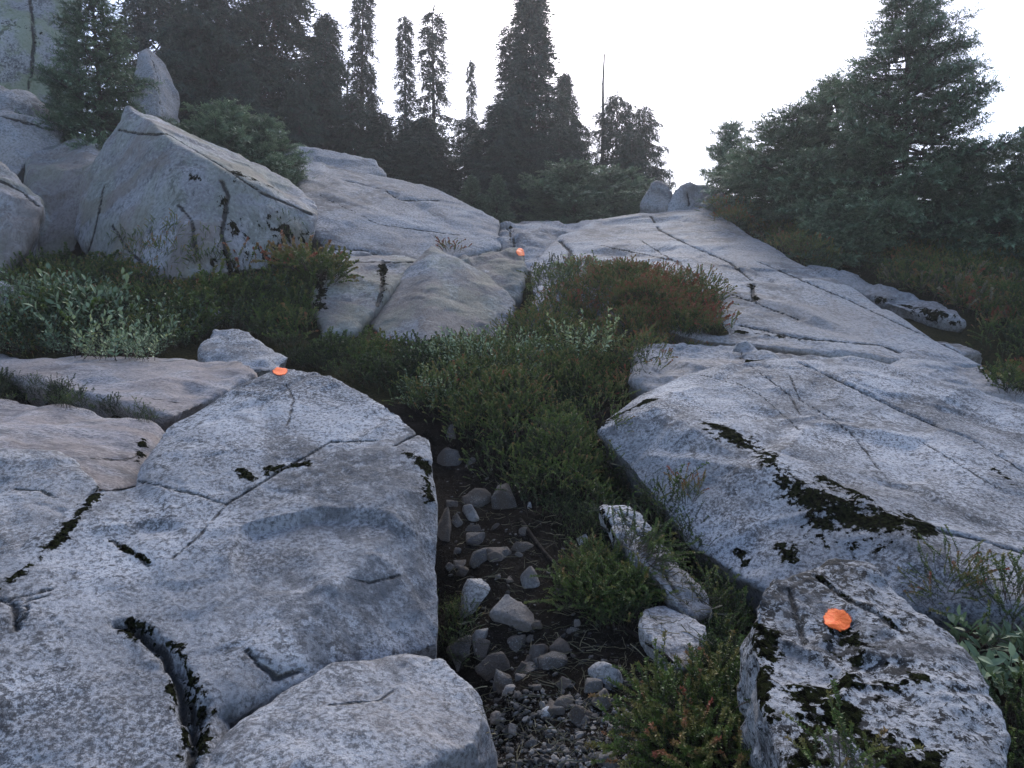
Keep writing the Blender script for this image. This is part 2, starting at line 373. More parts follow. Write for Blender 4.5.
rock('slab', 'flat tan streaked slab above the mossy groove with a brown upper rim',
     [(-80, 352, 6.0), (20, 360, 5.6), (120, 366, 5.45), (240, 363, 5.3), (257, 374, 5.0), (225, 396, 4.7), (172, 417, 4.28), (90, 396, 4.6), (40, 378, 4.9), (0, 364, 5.2), (-80, 360, 5.4)],
     'pink', T=.2, down=.22, sink=.3, step=.25, smooth=5, cracks=[([(150, 398), (190, 405)], .004, .005)])
rock('rock', 'small pale triangular rock poking out of the shrubs behind the flat slab',
     [(212, 326, 6.2), (238, 328, 6.2), (290, 357, 5.8), (278, 370, 5.55), (215, 374, 5.5), (196, 350, 5.8)], 'nearpale', T=.4, down=.3, sink=.25, cracks=[([(222, 335), (258, 352)], .005, .01)])
rock('rock', 'low pale rock at the left edge above the leafy shrubs', [(-30, 276, 6.6), (5, 280, 6.6), (28, 293, 6.4), (12, 304, 6.2), (-30, 304, 6.1)], 'nearpale', T=.4, down=.4)
rock('rock', 'thin flat stone half buried in the left shrubs', [(188, 309, 6.9), (215, 308, 7.0), (226, 313, 6.9), (212, 320, 6.7), (190, 318, 6.7)], 'nearpale', T=.2, down=.2)
rock('rock', 'small flat grey stone lying below the peaked boulder', [(78, 308, 7.1), (95, 303, 7.2), (112, 310, 7.1), (100, 318, 6.9), (82, 316, 6.9)], 'slab', T=.2, down=.2)
# upper left boulders
rock('boulder', 'huge angular peaked boulder with a bright left face and brown stained front',
     [(128, 105, 9.2), (175, 127, 9.7), (240, 156, 9.8), (290, 179, 9.5), (319, 205, 8.9), (104, 140, 8.9), (172, 140, 8.3), (225, 171, 8.1), (262, 195, 8.15), (318, 217, 8.45),
      (84, 185, 8.6), (77, 237, 8.35), (95, 268, 8.1), (140, 278, 7.5), (190, 278, 7.15), (290, 266, 7.95), (309, 240, 8.25)],
     'stain', T=1.5, down=.6, shrink=.8, smooth=1, rough=.3, step=1.1, px=3.0, cracks=[([(222, 180), (228, 195), (222, 235), (228, 255)], .018, .03), ([(110, 128), (140, 134), (168, 134), (225, 168), (262, 193), (312, 214)], .012, .02),
      ([(178, 205), (192, 220), (195, 255)], .008, .02), ([(112, 225), (128, 250), (145, 265)], .006, .015), ([(104, 185), (95, 230), (85, 262)], .008, .01)], moss=[([(240, 195), (252, 215), (245, 250)], .45, .92), ([(275, 215), (270, 245)], .35, .95)])
rock('boulder', 'shadowed squat boulder wedged against the left side of the peaked boulder',
     [(22, 155, 9.8), (60, 143, 10.1), (102, 146, 10.0), (100, 164, 9.1), (82, 200, 8.9), (78, 250, 8.5), (35, 260, 8.4), (26, 205, 8.8), (32, 170, 9.2)], 'stain', T=1.0, down=.5)
rock('boulder', 'rounded brown boulder cut off by the left edge with a bright top',
     [(-60, 140, 8.3), (0, 165, 7.95), (43, 194, 7.75), (42, 212, 7.45), (30, 242, 7.3), (0, 278, 6.95), (-60, 295, 6.9), (-70, 200, 7.2), (8, 192, 7.35)], 'stain', T=1.0, down=.5, cracks=[([(0, 180), (20, 190), (38, 205)], .02, .03)])
rock('boulder', 'layered grey boulder at the foot of the cliff beside the little fir',
     [(-60, 62, 11.2), (0, 82, 10.7), (25, 92, 10.8), (62, 128, 10.5), (62, 146, 10.1), (30, 158, 9.6), (16, 178, 9.4), (-60, 170, 9.4), (0, 125, 9.8)], 'slab', T=1.0, down=.6, cracks=[([(0, 115), (25, 122), (55, 130)], .02, .03)])
rock('cliff', 'tall grey rock cliff with green lichen in the top left corner',
     [(-160, -120, 13.8), (40, -130, 14.2), (82, -60, 14.0), (80, 20, 13.3), (77, 60, 13.0), (80, 110, 12.8), (66, 140, 12.5), (-160, 150, 12.3), (-160, 0, 12.8), (20, 40, 12.4)], 'cliff', cat='cliff', T=2.0, down=.5, smooth=2,
     cracks=[([(30, 0), (35, 40), (28, 90)], .03, .06)], moss=[([(28, 28), (38, 32)], .16)])
rock('standing_rock', 'upright grey tooth of rock behind the peaked boulder',
     [(138, 52, 13.1), (148, 45, 13.3), (166, 64, 13.5), (178, 92, 13.5), (178, 120, 13.3), (140, 120, 12.7), (131, 97, 12.9), (154, 80, 12.7), (160, 118, 12.5)], 'slab', T=.9, down=.4, smooth=2, cracks=[([(150, 50), (158, 75), (162, 110)], .02, .04)])
# ridge and slabs
rock('slab', 'long grey rock dome rising behind the peaked boulder',
     [(296, 160, 12.7), (345, 170, 12.7), (390, 175, 12.8), (425, 183, 12.7), (450, 195, 12.5), (500, 220, 11.9), (502, 248, 10.7), (440, 262, 9.9), (330, 262, 9.4), (310, 230, 9.9), (296, 195, 10.8)], 'slab', T=1.0, down=.7, sink=.5, smooth=4, rough=.5, step=.5,
     cracks=[([(345, 180), (385, 190), (400, 200), (440, 200)], .02, .04), ([(330, 248), (365, 250), (390, 258)], .02, .05), ([(320, 195), (380, 225), (460, 235)], .01, .015)])
rock('slab', 'flat topped rock ledge on the skyline right of the low fir',
     [(283, 150, 13.5), (300, 147, 13.6), (345, 151, 13.6), (378, 158, 13.5), (389, 174, 13.0), (340, 178, 12.7), (285, 176, 12.7)], 'slab', T=1.0, down=.7, sink=.5)
rock('slab', 'pale slab in the dip of the ridge behind the second orange dot',
     [(503, 219, 12.7), (545, 217, 13.1), (605, 220, 12.9), (590, 245, 11), (530, 272, 9.9), (500, 265, 10.1), (500, 240, 11)], 'slab', T=.8, down=.7, sink=.4, cracks=[([(503, 222), (515, 240), (512, 262)], .03, .07)], moss=[([(510, 226), (514, 258)], .06)])
rock('slab', 'wide pale slab sweeping down from the ridge across the right side',
     [(560, 236, 11.4), (600, 221, 12.3), (650, 212, 12.8), (705, 208, 12.7), (728, 238, 11.6), (775, 265, 10), (835, 290, 8.8), (960, 350, 6.65), (988, 368, 6.1), (930, 366, 6.0), (860, 356, 6.1), (760, 346, 6.2), (700, 340, 6.3), (640, 315, 6.9), (560, 305, 7.7), (530, 290, 8.3), (530, 268, 9.5)],
     'slab', T=.8, down=.7, sink=.5, smooth=4, px=3.4, rough=.38, step=.35, cracks=[([(648, 212), (660, 230), (690, 245), (730, 262), (752, 280), (754, 300)], .02, .035), ([(740, 325), (800, 338), (880, 345), (900, 352)], .015, .03), ([(600, 245), (680, 262), (700, 290)], .008, .01), ([(560, 240), (570, 250), (568, 270)], .03, .05), ([(760, 262), (850, 300), (960, 352)], .02, .03), ([(640, 240), (720, 290), (800, 320)], .006, .01)],
     moss=[([(750, 280), (755, 302)], .05), ([(740, 332), (800, 340)], .05)])
rock('rock', 'lumpy block of rock on the skyline at the top of the wide slab', [(638, 214, 13.2), (642, 196, 13.2), (652, 180, 13.2), (664, 179, 13.3), (672, 190, 13.1), (674, 214, 12.9)], 'slab', T=.5, down=.4, smooth=1, rough=2.4)
rock('rock', 'broad cracked skyline rock touching the right hand firs', [(664, 215, 12.9), (670, 196, 13.0), (682, 184, 13.1), (704, 182, 13.2), (722, 192, 13.2), (730, 216, 12.8)], 'slab', T=.7, down=.4, smooth=1, rough=2.4,
     sets=[[(700, 214, 12.7), (704, 196, 12.8), (722, 190, 13.0), (738, 202, 12.8), (742, 220, 12.5)]], cracks=[([(684, 184), (690, 200), (686, 214)], .03, .06)])
rock('rock', 'pale block with rusty black streaks between the red bush and the pointed boulder',
     [(316, 263, 8.0), (345, 256, 8.6), (405, 255, 8.7), (422, 262, 8.3), (392, 285, 7.6), (355, 335, 6.8), (325, 337, 6.8), (311, 300, 7.3), (330, 275, 7.7)], 'stain', T=.8, down=.5, smooth=1, rough=.25, step=1.0,
     cracks=[([(316, 264), (350, 262), (415, 262)], .012, .02), ([(383, 260), (382, 290), (378, 305)], .02, .02)], moss=[([(383, 262), (382, 300)], .07), ([(322, 270), (318, 310)], .09)])
rock('boulder', 'pointed grey boulder in the middle with tan patches above dark shrubs',
     [(432, 245, 8.35), (488, 273, 8.1), (516, 302, 7.6), (508, 338, 7.05), (430, 360, 6.3), (350, 362, 6.75), (344, 346, 6.95), (374, 308, 7.45), (402, 273, 7.95), (418, 300, 7.25)], 'stain', T=.9, down=.5, smooth=1, rough=.15, step=.55, px=3.0,
     cracks=[([(365, 322), (378, 335), (385, 355)], .015, .03), ([(400, 275), (375, 308), (350, 342)], .01, .02)])
rock('rock', 'grey ledge with the second orange dot behind the pointed boulder',
     [(458, 262, 9.2), (480, 252, 9.7), (523, 247, 9.8), (529, 262, 9.2), (521, 300, 8.5), (500, 312, 8.2), (450, 295, 8.4)], 'stain', T=.8, down=.5, paint=[(521, 252, 5.5, 5, 0)])
rock('rock', 'pale tilted block framed by heather below the ridge dip', [(537, 284, 8.0), (560, 282, 8.2), (592, 292, 7.9), (598, 304, 7.5), (575, 312, 7.3), (545, 306, 7.3), (530, 325, 7.0), (524, 318, 7.2)], 'nearpale', T=.5, down=.5)
rock('rock', 'grey block under the heather at the head of the wide right boulder', [(636, 350, 6.1), (700, 345, 6.2), (746, 346, 6.1), (748, 364, 5.6), (690, 376, 5.3), (650, 392, 5.1), (630, 380, 5.4)], 'slab', T=.5, down=.4, sink=.3, moss=[([(735, 345), (748, 360)], .08)])
# right
rock('boulder', 'massive right boulder with a black mossy band along its front edge and parallel cracks',
     [(598, 428, 4.45), (640, 392, 4.8), (690, 371, 5.05), (740, 362, 5.2), (850, 360, 5.35), (940, 384, 5.05), (1024, 404, 4.8), (1230, 470, 4.4), (1330, 560, 3.5), (1250, 640, 2.75), (1024, 585, 2.85), (925, 532, 3.12), (800, 497, 3.42), (720, 428, 3.98), (655, 402, 4.3),
      (622, 462, 4.12), (690, 545, 3.46), (780, 602, 3.02), (860, 592, 2.96), (960, 590, 2.84), (1040, 620, 2.6)],
     'near', T=.7, down=.5, sink=.6, smooth=2, rough=.5, step=.45, cracks=[([(800, 362), (850, 385), (900, 410), (975, 440), (1024, 470)], .013, .03), ([(790, 375), (800, 400), (850, 430), (865, 450), (880, 470)], .006, .01), ([(750, 365), (790, 395), (800, 415)], .005, .008), ([(718, 372), (760, 395), (800, 430)], .004, .006), ([(700, 375), (740, 385)], .004, .005), ([(920, 440), (1000, 490)], .004, .006), ([(940, 530), (1024, 552)], .012, .02)],
     moss=[([(712, 425), (760, 455), (800, 492), (850, 505), (925, 528)], .09), ([(805, 500), (860, 518), (890, 522)], .17), ([(820, 525), (850, 535)], .11), ([(780, 545), (792, 560)], .045), ([(738, 550), (746, 565)], .035), ([(825, 480), (870, 500)], .05), ([(600, 425), (650, 400)], .05), ([(995, 470), (1010, 480)], .04)])
rock('slab', 'narrow stepped slab between the wide slab and the massive right boulder',
     [(742, 350, 6.0), (860, 357, 5.95), (975, 365, 5.8), (1030, 388, 5.45), (1080, 405, 5.2), (1080, 420, 5.0), (1000, 402, 5.2), (930, 384, 5.4), (850, 366, 5.5), (745, 366, 5.5)], 'slab', T=.4, down=.3, sink=.3, moss=[([(745, 362), (850, 362)], .05), ([(980, 370), (1040, 395)], .08)])
rock('slab', 'pale strip of slab among moss on the right hillside', [(800, 264, 9.6), (870, 282, 8.9), (950, 306, 7.9), (968, 322, 7.4), (900, 306, 7.9), (835, 286, 8.8)], 'slab', T=.3, down=.4, sink=.15, moss=[([(880, 300), (960, 320)], .10, .5)])
rock('rock', 'small pale stone in the moss near the right edge', [(930, 340, 6.9), (960, 342, 6.9), (985, 352, 6.6), (950, 354, 6.5)], 'slab', T=.2, down=.2)
rock('boulder', 'foreground boulder crusted with black lichen and marked with a large orange dot',
     [(752, 600, 2.12), (775, 582, 2.2), (828, 562, 2.3), (872, 562, 2.3), (908, 596, 2.12), (955, 640, 1.95), (992, 684, 1.8), (1012, 740, 1.62), (1000, 820, 1.45), (800, 840, 1.4), (785, 768, 1.55), (748, 650, 1.95), (838, 640, 2.0), (780, 680, 1.82)],
     'black', T=.35, down=.5, sink=.5, smooth=2, paint=[(838, 620, 16.5, 12, .35)], cracks=[([(788, 590), (798, 620), (805, 645)], .006, .012), ([(815, 575), (850, 600), (875, 615), (898, 630)], .006, .012)],
     moss=[([(800, 700), (850, 680)], .07, .3), ([(840, 715), (880, 750)], .08, .3), ([(768, 630), (764, 690), (775, 730)], .05, .2), ([(800, 690), (812, 765)], .07, .2), ([(885, 690), (915, 765)], .07, .45), ([(860, 650), (900, 690)], .09, .7), ([(820, 578), (850, 600)], .012), ([(885, 618), (900, 632)], .018)])
# gully rocks
rock('slab', 'cracked tilted slab running down the right side of the gully',
     [(600, 505, 3.5), (632, 506, 3.5), (668, 545, 3.22), (700, 588, 2.98), (714, 612, 2.85), (690, 618, 2.75), (655, 578, 2.9), (612, 532, 3.2)], 'nearpale', T=.2, down=.2, sink=.12, cracks=[([(610, 505), (650, 545), (680, 600)], .008, .015), ([(625, 512), (670, 555), (705, 605)], .006, .012), ([(660, 560), (690, 565)], .005, .01)], moss=[([(600, 510), (620, 545)], .03)])
rock('rock', 'rounded pale rock at the lower end of the cracked slab',
     [(639, 618, 2.75), (645, 607, 2.82), (664, 602, 2.85), (706, 624, 2.7), (706, 642, 2.6), (692, 668, 2.45), (676, 672, 2.43), (660, 650, 2.52), (643, 636, 2.62)], 'nearpale', T=.15, down=.15, shrink=.8)

# ------------------------------------------------------------------ terrain
SOIL = [(430, 430, 4.9), (440, 470, 4.4), (475, 470, 4.3), (455, 540, 3.65), (500, 560, 3.35), (480, 620, 2.95), (560, 600, 3.1), (520, 680, 2.6), (620, 680, 2.55), (500, 740, 2.3), (600, 750, 2.2), (700, 720, 2.2), (720, 640, 2.62), (650, 600, 2.95),
        (600, 520, 3.55), (560, 450, 4.3), (640, 470, 4.05), (520, 400, 5.1), (460, 400, 5.3), (430, 380, 5.6), (350, 372, 5.75), (400, 355, 6.3), (300, 345, 6.4), (240, 320, 7), (300, 280, 7.9), (150, 300, 7), (60, 320, 6.2), (50, 352, 5.65), (0, 330, 6),
        (-100, 330, 6), (150, 350, 6), (20, 275, 7.4), (330, 345, 6.7), (500, 350, 6.5), (550, 335, 6.8), (540, 360, 6), (600, 350, 6), (640, 330, 6.6), (715, 320, 6.5), (620, 400, 5.0), (585, 435, 4.5), (90, 275, 7.6), (200, 280, 7.6), (540, 275, 9), (600, 290, 8.0), (690, 300, 7.2),
        (730, 212, 12.6), (800, 240, 11.2), (850, 260, 10.1), (900, 285, 8.9), (980, 330, 7.4), (1024, 370, 6.2), (1100, 400, 5.5), (1000, 375, 6.1), (1024, 300, 8.6), (950, 250, 10.5), (880, 225, 11.6), (1100, 250, 10.5), (1000, 220, 12), (800, 212, 13), (900, 200, 13),
        (985, 600, 2.6), (1000, 640, 2.4), (1040, 700, 2.1), (1060, 780, 1.85), (730, 780, 1.95), (650, 790, 2.0), (500, 800, 2.05), (1100, 600, 2.6),
        (100, 140, 12), (30, 150, 11.2), (200, 148, 12.5), (250, 158, 12.6), (-60, 170, 10.6), (540, 520, 3.6), (680, 560, 3.1), (60, 390, 4.75), (120, 405, 4.55), (0, 378, 4.9), (160, 424, 4.2)]
for s_ in SOIL: CTL.append(tuple(P(*s_)))
CTL = np.array(CTL)
def gbase(x, y):
    z = np.where(y < 0, .22 * y, np.where(y < 13.5, .285 * y, 3.85 + .02 * (y - 13.5)))
    z = np.where(y > 30, 4.18 - .22 * (y - 30), z)
    lat = np.maximum(0, np.abs(x) - 14); return z - .1 * lat
def ground_z(x, y):
    x = np.atleast_1d(np.asarray(x, float)); y = np.atleast_1d(np.asarray(y, float)); out = np.empty(len(x))
    res = CTL[:, 2] - gbase(CTL[:, 0], CTL[:, 1])
    for i in range(0, len(x), 20000):
        xs, ys = x[i:i + 20000], y[i:i + 20000]
        d2 = (xs[:, None] - CTL[:, 0]) ** 2 + (ys[:, None] - CTL[:, 1]) ** 2
        w = 1 / (d2 + .012) ** 1.6
        out[i:i + 20000] = (w @ res) / (w.sum(1) + .004) + gbase(xs, ys)
    return out
NX, NY = 340, 420
u = np.linspace(-1, 1, NX); gx = np.sign(u) * (np.abs(u) * 4.5 + np.abs(u) ** 7 * 26)
t = np.linspace(0, 1, NY); gy = -4 + t * 19 + t ** 10 * 95
X, Y = np.meshgrid(gx * 1.0, gy); Xf = (X * (1 + np.clip(Y, 0, 20) * .14)).ravel(); Yf = Y.ravel(); Zf = ground_z(Xf, Yf)
q = np.stack([Xf, Yf, Zf], 1); Zf = Zf + fbm(q * 2.2, 4, 3) * .05 + fbm(q * 14, 3, 8) * .014
TV = np.stack([Xf, Yf, Zf], 1)
ii = (np.arange(NY - 1)[:, None] * NX + np.arange(NX - 1)[None, :]).ravel(); TF = np.stack([ii, ii + 1, ii + NX + 1, ii + NX], 1)
mossy = np.where(Yf > 5.2, .75, 0) + np.where((Xf > 1) & (Yf > 4), .25, 0)
gr = link('ground', mesh_np('ground', TV, TF, M['soil'], {'mossy': mossy})); tag(gr, 'dark peaty soil of the hillside with moss', 'ground', kind='structure')
TBV = BVHTree.FromPolygons(TV.tolist(), TF.tolist())
av, af, base, owner = [TV], [TF], len(TV), [np.zeros(len(TF), bool)]
for v_, f_ in ROCKS.values():
    av.append(v_); af.append(f_ + base); base += len(v_); owner.append(np.ones(len(f_), bool))
ISROCK = np.concatenate(owner); ABV = BVHTree.FromPolygons(np.concatenate(av).tolist(), np.concatenate(af).tolist())
def hit(px, py):
    h = ABV.ray_cast(Vector(CAMP), Vector(ray(px, py)))
    if h[0] is None: return None
    return np.array(h[0]), np.array(h[1]), bool(ISROCK[h[2]]), h[3]
def drop(x, y, z=12, t=False):
    h = (TBV if t else ABV).ray_cast(Vector((x, y, z)), Vector((0, 0, -1))); return None if h[0] is None else np.array(h[0])
def inpoly(x, y, poly):
    c = False; n = len(poly)
    for i in range(n):
        x1, y1 = poly[i]; x2, y2 = poly[i - 1]
        if (y1 > y) != (y2 > y) and x < (x2 - x1) * (y - y1) / (y2 - y1) + x1: c = not c
    return c
def region(poly, n, on='soil', dref=None):
    """n scattered points on what the photo shows inside a polygon, evened out by distance"""
    xs = [p[0] for p in poly]; ys = [p[1] for p in poly]; out = []; tries = 0
    while len(out) < n and tries < n * 14:
        tries += 1; x = random.uniform(min(xs), max(xs)); y = random.uniform(min(ys), max(ys))
        if not inpoly(x, y, poly): continue
        h = hit(x, y)
        if h is None or h[3] > 20: continue
        if on == 'soil' and h[2]: continue
        if on == 'rock' and not h[2]: continue
        if dref and random.random() > (h[3] / dref) ** 1.3: continue
        out.append(h[0])
    return np.array(out) if out else np.zeros((0, 3))

# ------------------------------------------------------------------ scatter of prototypes into one mesh
def frames(dirs, ups=None, roll=None):
    """rotation matrices whose Z is dirs"""
    z = dirs / np.linalg.norm(dirs, axis=1)[:, None]
    a = ups if ups is not None else rng.normal(size=z.shape)
    x = np.cross(a, z); x /= np.maximum(np.linalg.norm(x, axis=1), 1e-6)[:, None]; y = np.cross(z, x)
    return np.stack([x, y, z], 2)
def scatter(protos, pos, rot, scale, tint, pick=None):
    V, Fc, T_, W_ = [], [], [], []; b = 0
    if pick is None: pick = rng.integers(0, len(protos), len(pos))
    for k, (pv, pf, pt, pw) in enumerate(protos):
        m = pick == k; n = int(m.sum())
        if not n: continue
        sc = scale[m]; sc = sc[:, None, None] if sc.ndim == 1 else sc[:, None, :]
        v = np.einsum('nij,nkj->nki', rot[m], pv[None] * sc) + pos[m][:, None, :]
        V.append(v.reshape(-1, 3)); Fc.append((pf[None] + (np.arange(n) * len(pv))[:, None, None] + b).reshape(-1, pf.shape[1])); b += n * len(pv)
        T_.append(np.clip(tint[m][:, None] + pt[None], 0, 1).ravel()); W_.append(np.tile(pw, n))
    return np.concatenate(V), np.concatenate(Fc), np.concatenate(T_), np.concatenate(W_)
def blades(base, tip, side, w, mid=.45):
    """lozenge leaves as two triangles folded at the midrib line"""
    m = base + (tip - base) * mid; a = m + side * w[:, None]; c = m - side * w[:, None]; n = len(base)
    v = np.stack([base, a, tip, c], 1).reshape(-1, 3); i = np.arange(n)[:, None] * 4
    return v, np.concatenate([i + np.array([[0, 1, 2]]), i + np.array([[0, 2, 3]])])
def tube3(pts, r0, r1, k=3):
    pts = np.array(pts, float); n = len(pts); tn = np.gradient(pts, axis=0); tn /= np.maximum(np.linalg.norm(tn, axis=1), 1e-9)[:, None]
    a = np.cross(tn, [0.31, .9, .2]); a /= np.linalg.norm(a, axis=1)[:, None]; b = np.cross(tn, a); rr = np.linspace(r0, r1, n)
    V = [pts + (a * math.cos(2 * math.pi * j / k) + b * math.sin(2 * math.pi * j / k)) * rr[:, None] for j in range(k)]
    V = np.stack(V, 1).reshape(-1, 3); Fc = []
    for i in range(n - 1):
        for j in range(k):
            p, q_ = i * k + j, i * k + (j + 1) % k; Fc += [[p, q_, q_ + k], [p, q_ + k, p + k]]
    return V, np.array(Fc)
def combine(parts):
    V, Fc, T_, W_ = [], [], [], []; b = 0
    for v, f, t, w in parts:
        V.append(v); Fc.append(f + b); b += len(v); T_.append(np.broadcast_to(t, len(v))); W_.append(np.full(len(v), float(w)))
    return np.concatenate(V), np.concatenate(Fc), np.concatenate(T_), np.concatenate(W_)
def sprig(nn=46, L=.16, nl=.012, nw=.0016, lean=.25, bare=.3, seed=0):
    """heather shoot: thin stem thick with short needles, paler at the tip"""
    r = np.random.default_rng(seed); t = np.linspace(0, 1, 6); bx, by = r.normal(size=2) * lean * L * .5
    st = np.stack([bx * t ** 2, by * t ** 2, L * t], 1); parts = [(*tube3(st, .0016, .0008), 0, 1)]
    u_ = bare + (1 - bare) * r.random(nn) ** .62; u_[-8:] = r.uniform(.93, 1, 8); b = np.stack([np.interp(u_, t, st[:, k]) for k in range(3)], 1)
    a = r.uniform(0, 2 * math.pi, nn); el = r.uniform(.2, 1.1, nn); d = np.stack([np.cos(a) * np.cos(el), np.sin(a) * np.cos(el), np.sin(el)], 1)
    ln = nl * r.uniform(.7, 1.2, nn); side = np.cross(d, r.normal(size=(nn, 3))); side /= np.linalg.norm(side, axis=1)[:, None]
    v, f = blades(b, b + d * ln[:, None], side, np.full(nn, nw)); parts.append((v, f, np.repeat((u_ - .74) * .75, 4), 0)); return combine(parts)
def heather_protos(L=.16, nn=50, nl=.012, nw=.0024, n=6, bare=.3): return [sprig(nn, L * (.8 + .4 * (k / n)), nl, nw, .6, bare, 100 + k) for k in range(n)]
def leafsprig(nl=12, L=.2, ll=.035, lw=.008, seed=0, lift=.5):
    r = np.random.default_rng(seed); t = np.linspace(0, 1, 6); bx, by = r.normal(size=2) * L * .25; st = np.stack([bx * t ** 2, by * t ** 2, L * t], 1)
    parts = [(*tube3(st, .0028, .001), 0, 1)]; V, Fc = [], []
    for k in range(nl):
        u_ = .2 + .8 * (k / (nl - 1)) if nl > 1 else 1; b = np.array([np.interp(u_, t, st[:, j]) for j in range(3)]); a = k * 2.4 + r.uniform(-.4, .4); el = lift + .5 * u_ + r.uniform(-.3, .3)
        d = np.array([math.cos(a) * math.cos(el), math.sin(a) * math.cos(el), math.sin(el)]); sd = np.cross(d, [0, 0, 1]); sd /= max(np.linalg.norm(sd), 1e-6); nrm = np.cross(sd, d)
        l = ll * r.uniform(.7, 1.15) * (1 - .3 * max(0, u_ - .8)); w = lw * r.uniform(.8, 1.2); V0 = []
        for s_, ww in ((0, .08), (.22, .75), (.5, 1), (.78, .7), (1, .05)):
            c = b + d * l * (s_ + .08) - nrm * l * .18 * (s_ ** 2); V0 += [c + sd * w * ww + nrm * w * .35 * ww, c, c - sd * w * ww + nrm * w * .35 * ww]
        o = len(V) * 15; V.append(np.array(V0))
        for i in range(4):
            for j in range(2):
                p = o + i * 3 + j; Fc += [[p, p + 1, p + 4], [p, p + 4, p + 3]]
    parts.append((np.concatenate(V), np.array(Fc), np.repeat(r.uniform(-.15, .2, nl), 15), 0)); return combine(parts)
def plant_mesh(name, protos, mat, pts, per, spread, scale, tint, tilt=.35, pick=None, loc=None, tintfreq=1.6, outward=None, clump=.25):
    n = len(pts) * per; pos = np.repeat(pts, per, 0); off = rng.normal(size=(n, 3)) * spread; off[:, 2] = -np.abs(off[:, 2]) * .1; pos = pos + off
    d = np.stack([rng.normal(size=n) * tilt, rng.normal(size=n) * tilt - .08, np.ones(n)], 1)
    if outward is not None: d[:, :2] += (pos - outward)[:, :2] / max(.02, spread) * .22
    cl = fbm(pos * np.array([3.2, 3.2, 1]), 2, 31); sc = scale * rng.uniform(.6, 1.25, n) * np.clip(1 + clump * cl, .35, 2); tn = tint + fbm(pos * tintfreq, 3, 21) * .45 + rng.normal(size=n) * .11
    if clump > .5:
        cv_, cb_ = cells(pos * np.array([3.4, 3.4, 1.2]), 77); sc = sc * (.55 + .75 * np.clip(cb_ * 2.2, 0, 1)); tn = tn + (cv_ - .5) * .30
    v, f, tt, ww = scatter(protos, pos, frames(d), sc, tn, pick)
    loc = np.array(loc) if loc is not None else np.zeros(3)
    return mesh_np(name, v - loc, f, M[mat], {'tint': tt, 'wood': ww}, smooth=False)
#==VEG==
HP = heather_protos(.16, 60, .011, .0028, 6, .2); HPF = heather_protos(.17, 60, .0135, .0060, 6, .3)
HPN = heather_protos(.17, 110, .011, .0020, 6, .3)
WP = [leafsprig(12, .2, .034, .0075, 200 + k) for k in range(5)]; WPT = [leafsprig(20, .36, .036, .0085, 210 + k) for k in range(5)]; WPF = [leafsprig(9, .22, .05, .013, 220 + k) for k in range(5)]
BP = [leafsprig(9, .16, .075, .014, 240 + k, .35) for k in range(5)]
GP = [leafsprig(5, .10, .12, .0018, 260 + k, 1.0) for k in range(4)]
def stuff(name, label, cat, poly, n, protos, mat, per, spread, scale, tint, on='soil', dref=None, tilt=.35, tf=1.6, tall=1.0):
    pts = region(poly, n, on, dref)
    if len(pts) == 0: return
    tag(link(name, plant_mesh(name, protos, mat, pts, per, spread, scale * tall, tint, tilt * 1.35, tintfreq=tf, clump=.9)), label, cat, kind='stuff')
CEN = [(530, 268), (560, 258), (600, 266), (640, 285), (700, 298), (722, 312), (722, 335), (650, 345), (640, 375), (602, 405), (585, 440), (600, 470), (608, 500), (570, 528), (530, 505), (490, 470), (470, 440), (425, 405), (430, 375), (485, 352), (520, 325), (535, 300)]
stuff('heather', 'heather thicket spilling from the ridge dip into the gully', 'heather', CEN, 3000, HPF, 'heather', 3, .05, .58, .22, on='any', dref=8, tall=1.0)
stuff('heather', 'red tipped heather along the top of the central thicket', 'heather', [(600, 285), (640, 286), (700, 298), (722, 312), (722, 335), (650, 338), (600, 330), (560, 320)], 800, HPF, 'heather', 3, .05, .9, .66, on='any')
stuff('heather', 'dark heather bank below the peaked boulder', 'heather', [(30, 252), (90, 264), (160, 276), (240, 264), (312, 250), (322, 262), (312, 330), (290, 352), (230, 330), (190, 350), (60, 345), (0, 350), (0, 300), (20, 262)], 2600, HPF, 'heather', 2, .06, 1.05, .34, dref=8)
stuff('heather', 'low dark plants between the small triangular rock and the gully', 'undergrowth', [(290, 355), (330, 345), (430, 352), (500, 345), (520, 330), (500, 352), (430, 378), (428, 405), (405, 402), (385, 392), (330, 374), (285, 366)], 900, HPF, 'heather', 3, .05, .65, .24, on='any', dref=7)
stuff('heather', 'heather slope under the right hand firs', 'heather', [(712, 200), (760, 200), (850, 235), (1024, 262), (1200, 270), (1250, 350), (1060, 320), (1030, 335), (960, 310), (860, 272), (780, 258), (735, 232)], 5200, HPF, 'heather', 2, .08, 1.0, .52, dref=12)
stuff('dry_plants', 'dry tan plants mixed into the right hillside heather', 'undergrowth', [(712, 205), (850, 240), (1024, 275), (1040, 330), (960, 312), (860, 276), (780, 262), (735, 236)], 1000, HPF, 'drygrass', 2, .08, 1.1, .45, dref=12)
stuff('moss_plants', 'moss and tiny plants filling the groove in the left slabs', 'moss', [(-20, 372), (40, 382), (90, 401), (165, 420), (150, 425), (80, 411), (-20, 398)], 900, HP, 'heather', 2, .02, .40, .10, on='any')
stuff('undergrowth', 'green shrubs at the right edge above the massive boulder', 'undergrowth', [(985, 372), (1024, 366), (1200, 390), (1240, 430), (1070, 402), (1024, 400), (1000, 390)], 500, HPF, 'heather', 3, .05, .8, .5, on='any')
stuff('undergrowth', 'dark shrubs under the right edge of the fir thicket', 'undergrowth', [(980, 325), (1024, 300), (1080, 300), (1080, 370), (1024, 362), (985, 352)], 260, HPF, 'heather', 3, .07, 1.1, .4, on='any')
